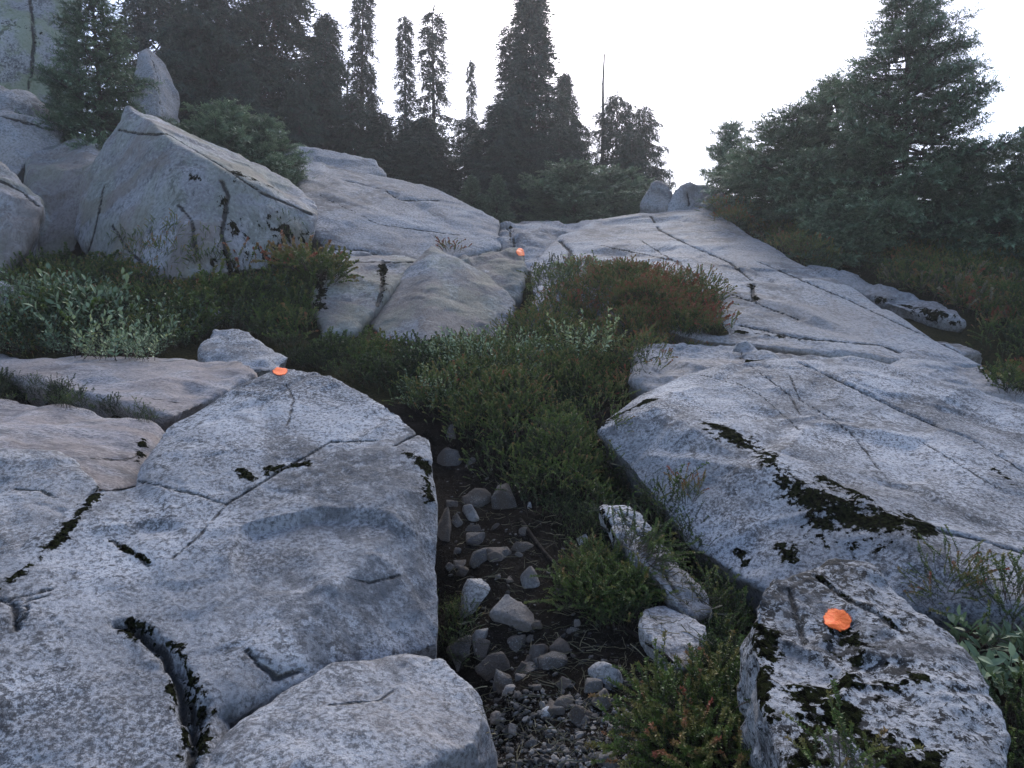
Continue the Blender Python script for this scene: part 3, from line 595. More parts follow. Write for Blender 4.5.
stuff('willow_leaves', 'pale leafy willow mat above the flat left slab', 'willow', [(0, 296), (60, 296), (110, 308), (170, 326), (180, 345), (150, 362), (60, 356), (0, 352)], 950, WP, 'willow', 2, .06, 1.05, .64, on='any')
stuff('willow_leaves', 'willow sprigs scattered through the dark heather bank', 'willow', [(40, 275), (150, 290), (300, 280), (310, 320), (280, 340), (200, 345), (120, 330), (40, 300)], 200, WP, 'willow', 2, .06, .8, .42)
stuff('undergrowth', 'tangled dark plants beside the cracked gully slab', 'undergrowth', [(590, 480), (640, 470), (690, 540), (740, 590), (740, 620), (712, 610), (660, 535), (620, 500)], 420, HP, 'heather', 3, .04, .8, .2, on='any')

stuff('heather', 'dark heather creeping down the right bank of the gully', 'heather', [(556, 515), (600, 500), (625, 545), (655, 600), (640, 625), (600, 630), (575, 590)], 520, HP, 'heather', 3, .03, .62, .30)
stuff('undergrowth', 'dark plants in the gap under the massive right boulder', 'undergrowth', [(700, 590), (745, 570), (770, 600), (750, 640), (745, 680), (700, 690), (706, 640)], 260, HP, 'heather', 3, .03, .6, .16)
stuff('moss_plants', 'low mossy plants along the foot of the lower left outcrop', 'moss', [(430, 600), (470, 600), (475, 650), (460, 680), (440, 655)], 150, HP, 'heather', 2, .02, .35, .25)
def bush(name, label, cat, px, py, wpx, mat, protos, n, scale, tint, group=None, on_d=None, tilt=.3, tops=None, tf=3):
    h = hit(px, py); c = h[0] if on_d is None else P(px, py, on_d); d = h[3] if on_d is None else on_d
    r = wpx / F * d / 2; a = rng.uniform(0, 2 * math.pi, n); rr = r * np.sqrt(rng.random(n)) * .8
    pts = np.stack([c[0] + np.cos(a) * rr, c[1] + np.sin(a) * rr * .8, np.full(n, c[2] + 1.0)], 1)
    for i in range(n):
        g = drop(pts[i, 0], pts[i, 1], c[2] + .35); pts[i, 2] = c[2] if g is None else (g[2] if abs(g[2] - c[2]) < .25 else c[2] - .05)
    e = link(name, plant_mesh(name, protos, mat, pts, 1, r * .12, scale, tint, tilt, loc=c, tintfreq=tf, outward=None if r < .05 else c), None, c)
    return tag(e, label, cat, group)
bush('heather_bush', 'yellow green heather bush leaning against the foreground boulder', 'heather bush', 716, 742, 135, 'heather', HPN, 560, 1.05, .52, tilt=.3)
bush('heather_bush', 'dark heather tuft above the pale rock in the gully', 'heather bush', 612, 590, 105, 'heather', HPN, 420, .85, .36)
bush('heather_bush', 'rusty orange bush at the right foot of the peaked boulder', 'bush', 316, 266, 56, 'heather', HPF, 170, 1.6, .56, on_d=7.6)
bush('heather_bush', 'ochre heather bush against the peaked boulder face', 'bush', 240, 285, 80, 'heather', HPF, 150, 1.5, .68)
bush('willow_shrub', 'pale grey green willow shrub below the pointed boulder', 'willow', 488, 372, 105, 'willow', WPT, 260, .8, .66)
bush('willow_shrub', 'yellowish willow shrub at the head of the gully', 'willow', 440, 402, 55, 'willow', WPT, 80, .62, .74)
bush('willow_shrub', 'single bright willow sprig in the middle of the heather thicket', 'willow', 585, 360, 34, 'willow', WPT, 36, .95, .8)
bush('willow_shrub', 'broad leaved willow at the right edge behind the foreground boulder', 'willow', 990, 665, 85, 'willow', BP, 42, .85, .52, tilt=.5)
bush('willow_shrub', 'willow leaves beside the tilted block on the ridge', 'willow', 580, 275, 50, 'willow', WPF, 60, .9, .6)
bush('grass_tuft', 'small green tuft growing on the front of the massive boulder', 'plant', 688, 500, 22, 'heather', HPN, 30, .75, .55)
bush('grass_tuft', 'yellow green tuft on the ridge above the pointed boulder', 'plant', 452, 250, 26, 'heather', HPF, 36, .9, .72)
bush('grass_tuft', 'tiny green plant in the crack left of the gully stones', 'plant', 446, 634, 36, 'heather', HPN, 55, .5, .55)
bush('grass_tuft', 'mossy tuft between the massive boulder and the lichen crusted boulder', 'plant', 950, 565, 70, 'heather', HPN, 90, .6, .45, on_d=2.78)
bush('heather_bush', 'small heather sprigs at the bottom edge in front of the foreground boulder', 'heather bush', 845, 785, 60, 'heather', HPN, 26, .8, .6, on_d=1.5)
bush('heather_bush', 'heather clump at the right edge below the broad leaved willow', 'heather bush', 1015, 745, 60, 'heather', HPN, 120, .8, .4)
bush('heather_bush', 'heather clump between the massive boulder and the right edge', 'heather bush', 1015, 610, 60, 'heather', HPN, 120, .9, .42)

def bushes(label, group, poly, n, rm, scale, tint, per, protos, dref=9):
    for g in region(poly, n, 'any', dref):
        r = rm * random.uniform(.7, 1.35); a = rng.uniform(0, 2 * math.pi, per); rr = r * np.sqrt(rng.random(per)); x, y = g[0] + np.cos(a) * rr, g[1] + np.sin(a) * rr
        dome = np.sqrt(np.clip(1 - (rr / r) ** 2 * .8, 0, 1)); tn = tint(g) + random.uniform(-.12, .12); zz = np.empty(per)
        for i in range(per):
            q = drop(x[i], y[i], g[2] + .35); zz[i] = g[2] if q is None or abs(q[2] - g[2]) > .3 else q[2]
        pos = np.stack([x, y, zz + dome * r * .7 - .01], 1); d = np.stack([np.cos(a) * rr / r * .9, np.sin(a) * rr / r * .9, np.ones(per)], 1) + rng.normal(size=(per, 3)) * .22
        v, f, tt, ww = scatter(protos, pos, frames(d), scale * random.uniform(.85, 1.2) * rng.uniform(.6, 1.15, per) * (.6 + .4 * dome), tn + rng.normal(size=per) * .09)
        tag(link('heather_bush', mesh_np('heather_bush', v - g, f, M['heather'], {'tint': tt, 'wood': ww}, smooth=False), None, g), label, 'heather bush', group)
bushes('rounded heather bush in the central thicket above the gully', 'heather bushes in the central thicket', [(560, 272), (600, 270), (640, 287), (700, 300), (720, 314), (720, 333), (650, 343), (638, 375), (602, 403), (585, 440), (600, 470), (606, 500), (570, 525), (530, 503), (490, 468), (470, 438), (430, 403), (435, 380), (488, 356), (525, 330), (545, 305)], 72, .26, .62, lambda g: .47 + .22 * min(1, max(0, (g[1] - 4.6) / 2.2)) * (1 if g[0] > .6 else .3), 130, HPF)
bushes('rust tipped heather bush on the rock shelf at the top of the central thicket', 'rust tipped heather bushes', [(600, 283), (640, 288), (700, 300), (718, 314), (718, 332), (650, 338), (590, 325)], 16, .30, .75, lambda g: .64, 150, HPF)
bushes('heather bush in the dark bank below the peaked boulder', 'heather bushes below the peaked boulder', [(60, 270), (300, 262), (322, 300), (300, 345), (230, 325), (190, 345), (20, 350), (0, 290)], 38, .25, .62, lambda g: .47 + .1 * math.sin(g[0] * 3), 110, HPF)
bushes('heather bush on the slope under the right hand firs', 'heather bushes on the right slope', [(720, 215), (800, 235), (1024, 275), (1100, 330), (960, 312), (860, 276), (780, 262), (735, 236)], 44, .32, .85, lambda g: .52 + .12 * math.sin(g[0] * 4), 100, HPF, 13)

# ------------------------------------------------------------------ gully stones
def stone(label, px, py, w, h, rot, mat='stone', depth=None, seed=1, lift=-.3, group=None, cat='stone', flat=.8):
    t = hit(px, py); c = t[0]; d = t[3] / np.linalg.norm(ray(px, py)) if depth is None else depth; r = np.random.default_rng(seed * 77 + int(px))
    if depth: c = P(px, py, depth)
    a, b = w * d / F / 2, h * d / F / 2; e = min(a, b) * flat
    ax = RT * math.cos(rot) - UP * math.sin(rot); bx = RT * math.sin(rot) + UP * math.cos(rot)
    bx = bx * .8 + np.array([0, .45, 0]); q = r.normal(size=(15, 3)); q /= np.linalg.norm(q, axis=1)[:, None]; q = np.sign(q) * np.abs(q) ** .75; q *= r.uniform(.8, 1.12, (15, 1))
    nrm = np.cross(ax, bx); nrm /= np.linalg.norm(nrm); pts = c + q[:, :1] * ax * a + q[:, 1:2] * bx * b + q[:, 2:] * nrm * e
    pts += np.array([0, 0, lift * e])
    o = hull_obj([pts]); md = o.modifiers.new('r', 'REMESH'); md.mode = 'VOXEL'; md.voxel_size = max(.0035, min(a, b) / 9)
    sm = o.modifiers.new('s', 'SMOOTH'); sm.iterations = 1; sm.factor = .5
    me = bpy.data.meshes.new_from_object(o.evaluated_get(bpy.context.evaluated_depsgraph_get())); nv = len(me.vertices); v = np.empty(nv * 3); me.vertices.foreach_get('co', v); v = v.reshape(-1, 3)
    f = np.array([list(p_.vertices) for p_ in me.polygons if len(p_.vertices) == 4], dtype=np.int32); bpy.data.objects.remove(o); bpy.data.meshes.remove(me)
    n = normals_of(v, f); sz = max(a, b); v = v + n * ((fbm(v / sz * 1.6 + seed, 4, seed) * .10 + fbm(v / sz * 6 + seed, 3, seed) * .03) * min(a, b))[:, None]
    loc = np.array([v[:, 0].mean(), v[:, 1].mean(), v[:, 2].min()])
    return tag(link('stone', mesh_np('stone', v - loc, f, M[mat], {'crk': np.ones(len(v)), 'mos': np.full(len(v), 2.)}), None, loc), label, cat, group)
ST = [('pale angular stone standing in the left half of the gully', 475, 596, 40, 54, .1, 'stonepale'),
      ('round pale stone above the long rock in the gully', 533, 582, 30, 42, -.3, 'stone'),
      ('long pale rock lying diagonally in the gully', 520, 622, 44, 76, -.75, 'stone'),
      ('tall brown rock embedded in the upper gully', 503, 505, 34, 66, -.1, 'stonedark'),
      ('slanting brown stone at the head of the gully', 453, 462, 26, 52, -.7, 'stonedark'),
      ('thin upright sliver of stone at the head of the gully', 451, 436, 12, 34, -.2, 'stonedark'),
      ('grey stone wedged by the big boulder edge', 470, 515, 20, 36, -.5, 'stone'),
      ('dark flat stone against the right wall of the big boulder', 445, 532, 28, 70, 0, 'stonedark'),
      ('dark rounded stone under the wedged grey one', 475, 540, 26, 26, .2, 'stonedark'),
      ('pale jagged stone right of the gully centre', 606, 678, 36, 44, -.35, 'stonepale'),
      ('small egg shaped stone below the pale angular one', 481, 641, 22, 34, -.1, 'stone'),
      ('small pale stone next to the smooth slab corner', 461, 656, 20, 34, -.3, 'stone'),
      ('white stone beside the dark heather tuft', 581, 541, 20, 28, -.2, 'stonepale'),
      ('thin white stone splinter in the soil', 530, 508, 6, 20, .1, 'stonepale'),
      ('little pale pebble in the middle soil of the gully', 577, 625, 9, 20, -.2, 'stone'),
      ('flat round grey stone on the gravel', 499, 716, 22, 16, 0, 'stone'),
      ('grey oval stone on the gravel beside the brown one', 518, 729, 24, 15, .2, 'stone'),
      ('brown oval stone on the gravel', 536, 745, 28, 13, .2, 'stonedark'),
      ('upright greenish chip of stone on the gravel', 548, 714, 14, 22, .1, 'stonepale'),
      ('dim brown lump behind the upright chip', 564, 703, 32, 26, 0, 'stonedark'),
      ('small pale flat pebble right of the brown lump', 588, 716, 15, 10, .1, 'stonepale'),
      ('half buried grey stone at the bottom edge', 610, 762, 26, 30, -.5, 'stone'),
      ('dark lump of rock between the long rock and the jagged stone', 556, 662, 40, 34, .2, 'stonedark'),
      ('dirt covered stone below the egg shaped one', 494, 668, 40, 34, -.6, 'stonedark'),
      ('small stone at the foot of the dirt covered one', 510, 690, 20, 18, .2, 'stone'),
      ('dark stone in the soil behind the tall brown rock', 520, 548, 30, 26, .3, 'stonedark'),
      ('small grey stone under the head of the gully', 462, 562, 18, 16, .3, 'stonedark')]
for k, s_ in enumerate(ST): stone(s_[0], s_[1], s_[2], s_[3], s_[4], s_[5], s_[6], seed=k + 3)
GP_ = region([(445, 420), (475, 470), (540, 540), (600, 640), (640, 700), (600, 730), (500, 700), (455, 640), (448, 540)], 52)
for k, g in enumerate(GP_):
    v_ = g - CAMP; dd = v_ @ FW; x_ = 512 + F * (v_ @ RT) / dd; y_ = 384 - F * (v_ @ UP) / dd; w_ = 9 + 28 * random.random() ** 1.8
    stone('small dirty stone in the rubble of the gully', x_, y_, w_, w_ * random.uniform(.7, 1.5), random.uniform(-.9, .6), random.choice(['stonedark']), seed=k + 60, lift=-.45, group='small stones in the gully rubble')
# gravel
def icoproto(seed):
    bm = bmesh.new(); bmesh.ops.create_icosphere(bm, subdivisions=1, radius=1); v = np.array([list(x.co) for x in bm.verts]); f = np.array([[y.index for y in x.verts] for x in bm.faces]); bm.free()
    r = np.random.default_rng(seed); v = v * r.uniform(.75, 1.2, (len(v), 1)) * np.array([1, .75, .5]); return v, f, np.zeros(len(v)), np.zeros(len(v))
ICO = [icoproto(k) for k in range(5)]
def gravel_mat():
    s = NT('gravel_stone'); c = s.mix(s.attr('tint'), (.022, .019, .017), (.24, .23, .22)); s.l(c, s.b.inputs['Base Color']); s.b.inputs['Roughness'].default_value = .9; return s.m
M['gravel'] = gravel_mat()
def gravel(label, poly, n, smin, smax, tmul):
    pts = region(poly, n); m = len(pts); d = rng.normal(size=(m, 3)) * .4 + np.array([0, 0, 1]); sc = smin + (smax - smin) * rng.random(m) ** 5
    v, f, tt, ww = scatter(ICO, pts, frames(d), sc, rng.random(m) ** 2.2 * tmul); tag(link('gravel', mesh_np('gravel', v, f, M['gravel'], {'tint': tt}, smooth=False)), label, 'gravel', kind='stuff')
gravel('loose gravel on the trail at the bottom of the gully', [(380, 768), (480, 745), (490, 690), (560, 690), (640, 710), (660, 768), (640, 800), (400, 800)], 2600, .0022, .019, .8)
gravel('scattered grit and chips up the dark gully soil', [(440, 400), (470, 420), (560, 540), (700, 640), (740, 768), (450, 768), (470, 690), (450, 600)], 1500, .0015, .016, .55)
# twigs and litter
TW = []
for k in range(5):
    r_ = np.random.default_rng(300 + k); x = np.linspace(-.5, .5, 5); p_ = np.stack([x, r_.normal(size=5) * .05, r_.normal(size=5) * .04], 1); v_, f_ = tube3(p_, .018, .008, 3); TW.append((v_, f_, np.zeros(len(v_)), np.zeros(len(v_))))
def litter(label, poly, n, lo, hi, tint):
    pts = region(poly, n, 'any'); m = len(pts); pts[:, 2] += .006; z = np.stack([rng.normal(size=m) * .25, rng.normal(size=m) * .25, np.ones(m)], 1)
    v, f, tt, ww = scatter(TW, pts, frames(z), rng.uniform(lo, hi, m), rng.random(m) * tint); tag(link('twig_litter', mesh_np('twig_litter', v, f, M['drygrass'], {'tint': tt, 'wood': np.zeros(len(v))}, smooth=False)), label, 'twigs', kind='stuff')
litter('fine dead twigs and litter on the gully soil', [(450, 440), (520, 500), (620, 560), (720, 620), (740, 768), (500, 768), (470, 690), (455, 600)], 900, .03, .13, .7)
litter('dead twigs under the central heather', [(560, 440), (620, 440), (700, 560), (740, 600), (700, 620), (600, 540)], 200, .05, .2, .5)
def root(label, line, r0, r1, lift=.001):
    pts = []
    for a, b in zip(line[:-1], line[1:]):
        for k in range(5):
            t_ = k / 5; h = hit(a[0] + (b[0] - a[0]) * t_, a[1] + (b[1] - a[1]) * t_)
            pts.append(h[0] + np.array([0, 0, lift + .004 * math.sin(k * 2.1)]))
    pts = np.array(pts); 
    for _ in range(2): pts[1:-1] = (pts[:-2] + pts[2:] + pts[1:-1] * 2) / 4
    v, f = tube3(pts, r0, r1, 8); loc = pts[0]
    tag(link('root', mesh_np('root', v - loc, f, M['root']), None, loc), label, 'root')
root('dark root running down the middle of the gully', [(520, 520), (545, 555), (580, 590), (620, 625), (665, 655), (695, 690)], .012, .007)
root('thin bare root below the heather on the right gully bank', [(605, 480), (640, 515), (668, 540), (700, 560)], .007, .003)
root('bent root looping beside the pale gully rock', [(700, 640), (712, 670), (716, 710), (705, 745)], .007, .004)

#==TREES==
def shoot(nn, wd, nl, nw, seed, flat=.35):
    """unit conifer twig along Z: needles combed to both sides"""
    r = np.random.default_rng(seed); u_ = np.linspace(.02, 1, nn); b = np.stack([np.zeros(nn), np.zeros(nn), u_], 1); sgn = np.where(np.arange(nn) % 2, 1, -1)
    a = np.where(sgn > 0, 0, math.pi) + r.normal(size=nn) * flat * 2.2; d = np.stack([np.cos(a), np.sin(a), np.full(nn, .75)], 1); d += r.normal(size=(nn, 3)) * .12
    tip = b + d * nl * r.uniform(.75, 1.2, (nn, 1)); side = np.cross(d, [0, 1, 0.2]); side /= np.linalg.norm(side, axis=1)[:, None]
    v, f = blades(b, tip, side, np.full(nn, nw), .4); tt = np.repeat(u_ * .3 - .1, 4); return combine([(v, f, tt, 0), (np.array([[-.02, 0, 0], [.02, 0, 0], [0, 0, 1.0]]), np.array([[0, 1, 2]]), 0, 1)])
FS = [shoot(22, 1, .24, .045, 400 + k) for k in range(4)]
HS = [shoot(13, 1, .34, .062, 420 + k, .9) for k in range(4)]
def conifer(seed, Ht, Rb, nb, kind='fir', shootlen=.13, h0=.05, power=1.0, up=.25, droop=.25, dens=1.0, gaps=0.0, asym=None, tint=.45, protos=None, fan=.42):
    r = np.random.default_rng(seed); trunk = []; n = 12; lean = r.normal(size=2) * .015 * Ht
    tz = np.linspace(0, 1, n); tp = np.stack([lean[0] * tz ** 2, lean[1] * tz ** 2, Ht * tz], 1)
    trunk.append((*tube3(tp, Ht * .011 + .02, .006, 8), 0, 1)); pos, dr, sc, tn, upv = [], [], [], [], []
    for i in range(nb):
        h = h0 + (1 - h0) * (i + r.random()) / nb; 
        if gaps and vnoise(np.array([[h * 9, seed * 1.3, 0]]), seed)[0] > 1 - gaps * 2: continue
        az = i * 2.39996 + r.normal() * .35; L = Rb * ((1 - h) ** power) * (r.uniform(.5, 1.25) if kind == 'fir' else r.uniform(.35, 1.3)) * (1 + .25 * vnoise(np.array([[h * 5, math.cos(az), math.sin(az)]]), seed)[0]) + .015 * Ht
        if asym is not None: L *= 1 + asym[1] * math.cos(az - asym[0])
        b0 = np.array([np.interp(h, tz, tp[:, k]) for k in range(3)]); dirh = np.array([math.cos(az), math.sin(az), 0]); t = np.linspace(0, 1, 7)
        rise = (up * (h - .3)) * 1.2 
        zc = L * (rise * t - droop * t * (1.6 - t) + (.22 if kind == 'fir' else -.12) * droop * 2 * t ** 3)
        sidev = np.cross([0, 0, 1], dirh); sway = r.normal() * .12 * L
        c = b0 + dirh * (L * t)[:, None] + sidev * (sway * t ** 2)[:, None]; c[:, 2] += zc
        trunk.append((*tube3(c, .008 + .012 * L, .003, 4), 0, 1))
        m = max(4, int(L / (shootlen * .55) * dens))
        for j in range(m):
            u_ = .12 + .88 * (j + r.random() * .6) / m; u_ = min(u_, 1); p0 = np.array([np.interp(u_, t, c[:, k]) for k in range(3)])
            sl = L * fan * (1 - u_) ** .7 * min(1, u_ * 2.5) * r.uniform(.55, 1.1) + shootlen * .8; sg = 1 if j % 2 else -1
            for sg in ((1, -1) if dens >= 1 else (sg,)):
                bd = dirh * r.uniform(.55, .95) + sidev * sg * r.uniform(.6, 1) + np.array([0, 0, r.normal() * .12 + (-.15 if kind != 'fir' else .02)]); bd /= np.linalg.norm(bd); ns = max(2, int(sl / (shootlen * .62)))
                q = (np.arange(ns) + r.random(ns) * .5) / ns; pp = p0 + bd * (q * sl)[:, None]; pp[:, 2] -= (q ** 2) * sl * (.15 if kind == 'fir' else .6)
                dd = bd + r.normal(size=(ns, 3)) * .35 + np.array([0, 0, .15 if kind == 'fir' else -1.0]); pos.append(pp); dr.append(dd); sc.append(shootlen * r.uniform(.75, 1.3, ns)); tn.append(tint + (q - .5) * .34 + (u_ - .5) * .3 + r.normal(size=ns) * .07)
        if kind == 'fir':
            pos.append(c[-1:]); dr.append(dirh[None] + np.array([[0, 0, .35]])); sc.append(np.array([shootlen * 1.3])); tn.append(np.array([tint + .25]))
    k = 6; pos.append(tp[-1] - np.array([0, 0, 1]) * (np.arange(k)[:, None] * shootlen * .5)); dr.append(np.tile([0, 0, 1.], (k, 1)) + r.normal(size=(k, 3)) * .25); sc.append(np.full(k, shootlen)); tn.append(np.full(k, tint + .1))
    pos, dr, sc, tn = (np.concatenate(x) for x in (pos, dr, sc, tn)); up_ = np.tile([0, 0, 1.], (len(pos), 1)) + r.normal(size=(len(pos), 3)) * .35
    z = dr / np.linalg.norm(dr, axis=1)[:, None]; x = np.cross(up_, z); x /= np.maximum(np.linalg.norm(x, axis=1), 1e-6)[:, None]; rot = np.stack([x, np.cross(z, x), z], 2)
    cr = scatter(protos or (FS if kind == 'fir' else HS), pos, rot, sc, tn); return combine(trunk)[:2], cr
def tree_meshes(kind, mat, **k):
    tr, cr = conifer(kind=kind, **k); tm = mesh_np('trunk', tr[0], tr[1], M['bark']); cm = mesh_np('crown', cr[0], cr[1], M[mat], {'tint': cr[2], 'wood': cr[3]}, smooth=False); return tm, cm
def put_tree(name, label, cat, tm, cm, px, d, toppy, Ht, group=None, rz=0, wide=1.0, zbase=None):
    """stand the tree on the ground in the direction of px; its scale follows its height"""
    b = P(px, 200, d); g = drop(b[0], b[1], 30, True)[2] - .05 if zbase is None else zbase; top = P(px, toppy, d)[2]; s = (top - g) / Ht
    e = empty(name, (b[0], b[1], g)); e.rotation_euler = ((math.sin(px * 1.7) * .035, math.cos(px * 2.3) * .035, rz) if name == 'hemlock_tree' else (0, 0, rz)); e.scale = (s * wide, s * wide, s); tag(e, label, cat, group)
    link('trunk', tm, e); link('crown', cm, e); return e
TREES_SPEC = True
big = tree_meshes('fir', 'fir', seed=11, Ht=4.2, Rb=1.9, nb=150, shootlen=.15, h0=.02, power=.85, up=.2, droop=.12, dens=1.5, tint=.5)
put_tree('fir_tree', 'big bushy fir at the right reaching out of the top of the picture', 'fir tree', *big, 905, 10.6, -22, 4.2, rz=.4)
lowf = tree_meshes('fir', 'fir', seed=12, Ht=2.0, Rb=1.35, nb=90, shootlen=.145, h0=.02, power=.6, up=.3, droop=.05, dens=1.4, tint=.55)
put_tree('fir_tree', 'low spreading fir left of the big bushy fir', 'fir tree', *lowf, 792, 12.2, 112, 2.0, wide=1.25)
put_tree('fir_tree', 'short ragged fir leaning out over the skyline rock', 'fir tree', *lowf, 730, 14.6, 126, 2.0, rz=2.2, wide=.62)
put_tree('fir_tree', 'fir filling the gap between the low spreading fir and the big fir', 'fir tree', *lowf, 835, 12.2, 86, 2.0, rz=4.0, wide=1.0)
med = tree_meshes('fir', 'fir', seed=13, Ht=3.0, Rb=1.25, nb=140, shootlen=.13, h0=.02, power=.8, up=.25, droop=.12, dens=1.4, tint=.42)
put_tree('fir_tree', 'dark fir cut off by the right edge', 'fir tree', *med, 1030, 9.8, 118, 3.0, rz=1.0, wide=1.15)
put_tree('fir_tree', 'fir thicket tree low in front of the big bushy fir', 'fir tree', *lowf, 965, 11.6, 150, 2.0, rz=5.0, wide=1.15)
put_tree('fir_sapling', 'grey green sapling below the low spreading fir', 'fir sapling', *lowf, 842, 9.9, 202, 2.0, rz=1.3, wide=1.2)
lf = tree_meshes('fir', 'fir', seed=15, Ht=2.6, Rb=.95, nb=120, shootlen=.11, h0=.02, power=.85, up=.35, droop=.1, dens=1.3, tint=.45)
put_tree('fir_tree', 'young fir growing between the cliff and the peaked boulder', 'fir tree', *lf, 104, 10.9, -6, 2.6, wide=1.05)
put_tree('fir_tree', 'small fir tree behind the squat boulder next to the cliff', 'fir tree', *lf, 60, 11.6, 78, 2.6, rz=2, wide=.8)
put_tree('fir_sapling', 'low green fir branches spreading behind the peaked boulder', 'fir sapling', *lowf, 228, 11.2, 110, 2.0, rz=3, wide=1.2)
put_tree('fir_sapling', 'short fir beside the upright tooth of rock', 'fir sapling', *lowf, 262, 11.4, 122, 2.0, rz=.7, wide=1.1)
put_tree('fir_sapling', 'leafy fir sapling just left of the ridge dip', 'fir sapling', *lf, 472, 13.9, 178, 2.6, rz=1, wide=1.3)
put_tree('fir_sapling', 'little fir tip rising beside the ridge dip sapling', 'fir sapling', *lf, 497, 14.2, 176, 2.6, rz=4, wide=1.1)
put_tree('fir_tree', 'low fir mound behind the dip of the ridge', 'fir tree', *lowf, 575, 15.0, 166, 2.0, rz=1.9, wide=1.5)
put_tree('fir_tree', 'low fir mound behind the skyline knob', 'fir tree', *lowf, 612, 15.6, 170, 2.0, rz=3.4, wide=1.2)
# hemlocks behind
def hem(seed, Rb, nb, **k):
    a = dict(Ht=8.0, shootlen=.26, h0=.05, power=.8, up=.05, droop=.4, dens=1.4, tint=.45, fan=.36); a.update(k); return tree_meshes('hem', 'hemlock', seed=seed, Rb=Rb, nb=nb, **a)
HA, HB, HC = hem(21, 2.7, 200, power=.6, gaps=.1, droop=.6), hem(22, 1.35, 190, power=1.05, gaps=.12), hem(23, .50, 120, power=.95, gaps=.2, shootlen=.2)
HC2, HB2 = hem(25, .62, 90, power=.8, gaps=.3, shootlen=.22), hem(26, 2.2, 190, power=.8, gaps=.12, droop=.65)
HD = hem(24, 2.0, 130, power=.4)
BK = [('broad dark hemlock behind the upright tooth of rock', 205, 17, -60, HA, 1.0), ('dense dark hemlock in the middle of the left grove', 268, 18, -50, HB2, 1.3), ('drooping hemlock on the right flank of the left grove', 318, 17.5, 12, HB2, 1.0),
      ('dark hemlock tucked against the left grove edge', 172, 19.5, -70, HB2, 1.1), ('slender ragged hemlock leaving the top of the picture right of the left grove', 361, 19, -22, HC, 1.1), ('short slender hemlock just right of the left grove', 376, 19, 74, HC2, .8),
      ('slim spire tree, first of the two ragged spires', 405, 19.5, 22, HC, 1.0), ('slim spire tree, second and fuller of the two ragged spires', 436, 20, 14, HC2, 1.25), ('thin faint spire left of the tall pointed hemlock', 476, 22, 60, HC2, .6), ('narrow hemlock close to the left side of the tall pointed hemlock', 504, 19.5, 30, HC, 1.5),
      ('tall pointed hemlock, highest in the middle of the skyline', 536, 18.5, -10, HB, 1.25), ('medium hemlock behind the right side of the tall pointed one', 572, 19.5, 74, HB2, .8), ('round topped dark hemlock below the dead snag', 614, 19, 94, HD, 1.1), ('dark hemlock at the right end of the grove', 648, 18.5, 106, HD, .9),
      ('short dark hemlock filling the row below the two spires', 412, 18, 122, HD, 1.2), ('short dark hemlock under the thin faint spire', 462, 18, 116, HD, 1.15), ('short bushy hemlock at the foot of the tall pointed one', 520, 17.5, 104, HD, 1.1), ('low dark hemlock at the right foot of the left grove', 358, 17, 96, HD, 1.1), ('low hemlock with a flat top left of the round topped one', 575, 17.6, 120, HD, 1.1),
      ('bushy hemlock filling the base of the left grove', 240, 15.5, 60, HD, .9), ('lower hemlock between the left grove and the rock ledge', 300, 15.8, 80, HD, .85),
      ('low drooping hemlock between the left grove and the first ragged spire', 388, 17.2, 112, HB2, 1.7), ('low drooping hemlock under the fuller ragged spire', 436, 17.4, 120, HB2, 1.8), ('low drooping hemlock left of the tall pointed hemlock', 488, 17.2, 108, HB2, 1.7),
      ('low shaggy hemlock right of the tall pointed hemlock', 556, 17.0, 124, HA, 1.3), ('broad low hemlock behind the dip of the ridge', 500, 16.4, 140, HA, 1.5), ('broad low hemlock just over the rock dome', 425, 16.6, 136, HA, 1.5), ('wide dark hemlock behind the skyline knob', 630, 17.0, 132, HD, 1.0)]
for k, (lb, px, d, ty, tm_, wd) in enumerate(BK):
    put_tree('hemlock_tree', lb, 'hemlock tree', tm_[0], tm_[1], px, d, ty, 8.0, rz=k * 1.7, wide=wd)
def snag(label, px, d, top, lean):
    b = P(px, 200, d); g = drop(b[0], b[1], 30, True)[2]; t = P(px + lean, top, d); n = 8; tt = np.linspace(0, 1, n)[:, None]; b[2] = g - .1
    pts = b + (t - b) * tt + np.stack([np.sin(np.arange(n) * 1.9) * .015, np.zeros(n), np.zeros(n)], 1); parts = [(*tube3(pts, .09, .02, 7), 0, 1)]
    for k in range(7):
        a = k * 2.2; c = pts[2 + k % 5]; parts.append((*tube3([c, c + np.array([math.cos(a) * .14, math.sin(a) * .14, .03])], .012, .004, 4), 0, 1))
    v, f, _, _ = combine(parts); tag(link('dead_tree', mesh_np('dead_tree', v - b, f, M['deadwood']), None, b), label, 'dead tree')
snag('tall bare snag standing above the round topped hemlock', 601, 19.5, 54, 3)
snag('shorter bare snag left of the tall snag', 568, 20, 74, 0)
snag('broken grey snag in the left grove', 346, 20, 60, 2)

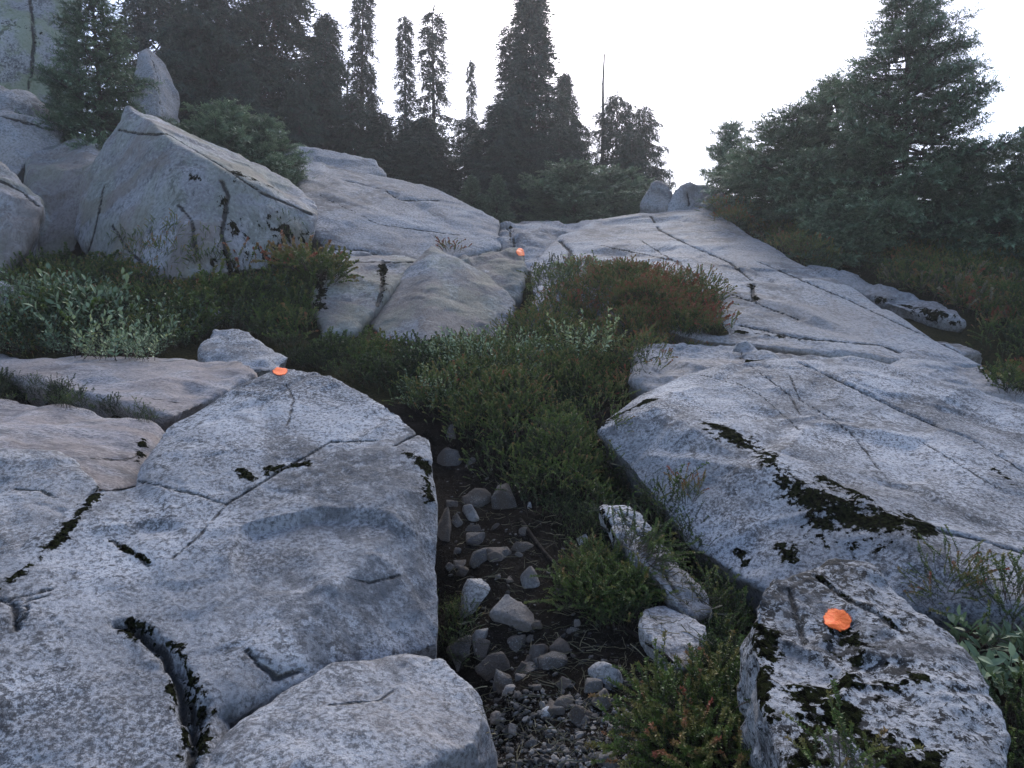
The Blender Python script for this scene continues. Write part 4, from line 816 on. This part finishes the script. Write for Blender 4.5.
# ------------------------------------------------------------------ sky, sun, haze
SUN_EL, SUN_AZ = 38.0, 8.0          # veiled by haze above the ridge, just over the top of the view
w = bpy.data.worlds.new('World'); S.world = w; w.use_nodes = True; nt = w.node_tree; bg = nt.nodes['Background']
sk = nt.nodes.new('ShaderNodeTexSky'); sk.sky_type = 'NISHITA'; sk.sun_disc = False; sk.sun_elevation = R(SUN_EL); sk.sun_rotation = R(SUN_AZ)
sk.air_density = 1.0; sk.dust_density = 4.0; sk.ozone_density = 1.0; sk.altitude = 1500
tn_ = nt.nodes.new('ShaderNodeMix'); tn_.data_type = 'RGBA'; tn_.blend_type = 'MULTIPLY'; tn_.inputs[0].default_value = 1; nt.links.new(sk.outputs[0], tn_.inputs[6]); tn_.inputs[7].default_value = (1.01, .98, .99, 1)
nt.links.new(tn_.outputs[2], bg.inputs[0]); bg.inputs[1].default_value = .15
sl = bpy.data.lights.new('sun', 'SUN'); so = bpy.data.objects.new('sun', sl); COL.objects.link(so); sl.energy = 1.5; sl.angle = R(24); sl.color = (1, .97, .93)
sd = Vector((math.sin(R(SUN_AZ)) * math.cos(R(SUN_EL)), math.cos(R(SUN_AZ)) * math.cos(R(SUN_EL)), math.sin(R(SUN_EL)))); so.rotation_euler = sd.to_track_quat('Z', 'Y').to_euler()
S.view_settings.view_transform = 'Standard'; S.view_settings.look = 'None'; S.view_settings.exposure = 1.08; S.view_settings.gamma = 1
S.cycles.use_denoising = True; S.cycles.max_bounces = 5; S.cycles.diffuse_bounces = 3; S.cycles.transparent_max_bounces = 4
S.cycles.use_adaptive_sampling = True; S.cycles.adaptive_threshold = .02

hm = bpy.data.materials.new('thin_morning_haze'); hm.use_nodes = True; ht = hm.node_tree; ht.nodes.clear(); ho = ht.nodes.new('ShaderNodeOutputMaterial'); hv = ht.nodes.new('ShaderNodeVolumePrincipled')
hv.inputs['Color'].default_value = (.95, .96, 1, 1); hv.inputs['Density'].default_value = .0019; hv.inputs['Anisotropy'].default_value = .5; ht.links.new(hv.outputs[0], ho.inputs['Volume'])
lo = np.array([TV[:, 0].min() - 2, TV[:, 1].min() - 4, TV[:, 2].min() - 1]); hi = np.array([TV[:, 0].max() + 2, TV[:, 1].max() + 2, 14.5])
hc = [(x, y, z) for x in (lo[0], hi[0]) for y in (lo[1], hi[1]) for z in (lo[2], hi[2])]
tag(link('haze', mesh_np('haze', hc, [[0, 1, 3, 2], [4, 6, 7, 5], [0, 4, 5, 1], [2, 3, 7, 6], [0, 2, 6, 4], [1, 5, 7, 3]], hm, smooth=False)), 'thin morning haze in the air over the hillside', 'haze', kind='stuff')
S.cycles.volume_bounces = 1
